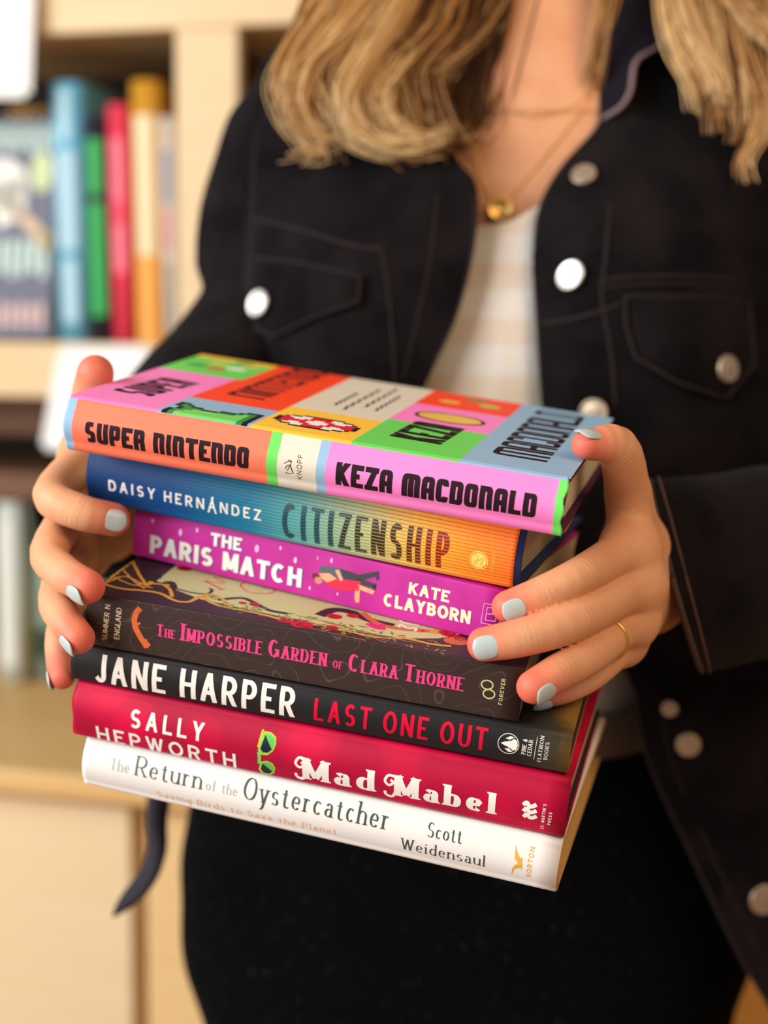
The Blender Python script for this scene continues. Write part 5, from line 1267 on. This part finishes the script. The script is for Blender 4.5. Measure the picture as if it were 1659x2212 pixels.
# gold object behind the sign and white signs
shelf_book('shelf_book', X(-90), X(42, 230), fz1*0+.0005, H(20, 205), .03, mat('cover_gold', (206, 160, 70), .5), 'gold edged book standing behind the face-out slate book', y=.10)
SIGN = mat('white_card', (246, 246, 243), .6, .25)
def card(name, pts, y0, y1, label, thick=.0012):
    a = [shelf(*p, y=y0 if i < 2 else y1) for i, p in enumerate(pts)]; v = [(a[i][0], y0 if i < 2 else y1, a[i][1]) for i in range(4)]
    o = mesh_obj(name, v, [(0, 1, 2, 3)], SIGN); o.matrix_world = SM; bm = bmesh.new(); bm.from_mesh(o.data); bmesh.ops.bevel(bm, geom=list(bm.verts), offset=.006, segments=4, affect='VERTICES', clamp_overlap=True); bm.to_mesh(o.data); bm.free()
    solid(o, thick, 0); return tag(o, label, 'sign', 'white paper signs on the bookcase')
card('paper_sign', [(-160,-60),(76,-60),(66,212),(-170,212)], -.02, -.03, 'white card sign hanging at the top left corner above the books')
card('paper_sign', [(128,750),(326,748),(286,972),(88,972)], -.006, -.055, 'white card hanging from the shelf edge below the coloured spines')
# books in the dark lower compartments
sg = mat('cover_sage_white', (206, 214, 204), .6); dg = mat('cover_deep_green', (44, 86, 66), .6); ml = mat('cover_mint_grey', (168, 196, 182), .6); bk = mat('cover_ink_black', (22, 20, 22), .6); te = mat('cover_teal', (96, 164, 166), .6)
zb, zt = CT+.001, 0
shelf_book('lower_shelf_book', X(-40,1300), X(16,1300), CT+.001, M2-.004, .15, sg, 'pale sage book at the far left of the dark lower shelf', y=.03, bands=[(.1, .9, mat('print_pale', (226, 230, 222)), .6)])
shelf_book('lower_shelf_book', X(20,1300), X(56,1300), CT+.001, M2-.012, .15, ml, 'grey green book beside the pale sage one in the dark compartment', y=.06, bands=[(.78, .97, dg, .9), (.12, .3, dg, .9)])
shelf_book('lower_shelf_book', X(66,1250), X(112,1250), M3+.001, M2-.05, .13, bk, 'black book in the dark lower compartment behind the fingers', y=.09)
shelf_book('lower_shelf_book', X(116,1340), X(150,1340), M3+.001, M3+.09, .12, te, 'short teal book on the lowest birch shelf', y=.10)
shelf_book('lower_shelf_book', X(64,1470), X(84,1470), CT+.001, M4-.004, .12, dg, 'deep green book standing on the worktop below the shelves', y=.06)
shelf_book('lower_shelf_book', X(86,1470), X(118,1470), CT+.001, M4-.006, .12, bk, 'black book beside the green one on the worktop', y=.08)
# base cabinets and worktop
def on_top(px, py):
    r = W(PX(px, py, 1.))-np.array(CAMP); t = (SO[2]+CT-CAM_Z)/r[2]; p = np.array(CAMP)+t*r-SO; return p @ sy_
CF = on_top(100, 1672)                        # front edge of the worktop
top_o = mesh_obj('worktop', *(lambda m: (m.v, m.f))((lambda m: (m.box((XL, CF, CT-.026), (XR, DP, CT)), m)[1])(MB())), TOPW); top_o.matrix_world = SM; bevel(top_o, .006, 3); tag(top_o, 'pale birch worktop running along the foot of the bookcase', 'worktop')
gx = shelf(300, 1950, CF+.03)[0]
def cabinet(x0, x1, label, m):
    r = empty('base_cabinet', SM @ Matrix.Translation((x0, CF+.03, FZ)), label, 'cabinet', 'base cabinets'); w = x1-x0; h = CT-.026-FZ
    mb = MB(); mb.box((0, .0195, .08), (w, .42, h)); mb.box((.0, .06, 0), (w, .4, .08)); mb.build('body', m, r)
    for a, b_ in ((.004, w-.004),):
        mb = MB(); mb.box((a, 0, .09), (b_, .019, h-.012)); d = mb.build('door', m, r); bevel(d, .003)
    return r
cabinet(gx-.78, gx-.004, 'cream maple cabinet left of the door gap, below the worktop', DOORW); cabinet(gx+.004, gx+.5, 'amber maple cabinet beside the trouser leg, right of the door gap', wood('honey_door', (240, 206, 150), (234, 196, 136)))
cabinet(gx+.508, gx+1.2, 'maple cabinet, shade painted in as amber, in the lower right corner behind the jacket', SHADED_DOORW)  # same cabinet run; its shade is painted in as a deeper amber
# the room
WALLP = mat('cream_plaster', (226, 206, 176), .85, .2); FLR = wood('oak_floor', (176, 128, 80), (160, 114, 68))
def slab(name, a, b_, m, mw=None):
    mb = MB(); mb.box(a, b_); o = mb.build(name, m)
    if mw: o.matrix_world = mw
    o['kind'] = 'structure'; return o
slab('floor', (-3, -2.2, -.05), (3, 3.2, 0), FLR)
slab('wall_back', (-3.2, DP+.025, FZ), (3.2, DP+.1, 1.6), WALLP, SM)
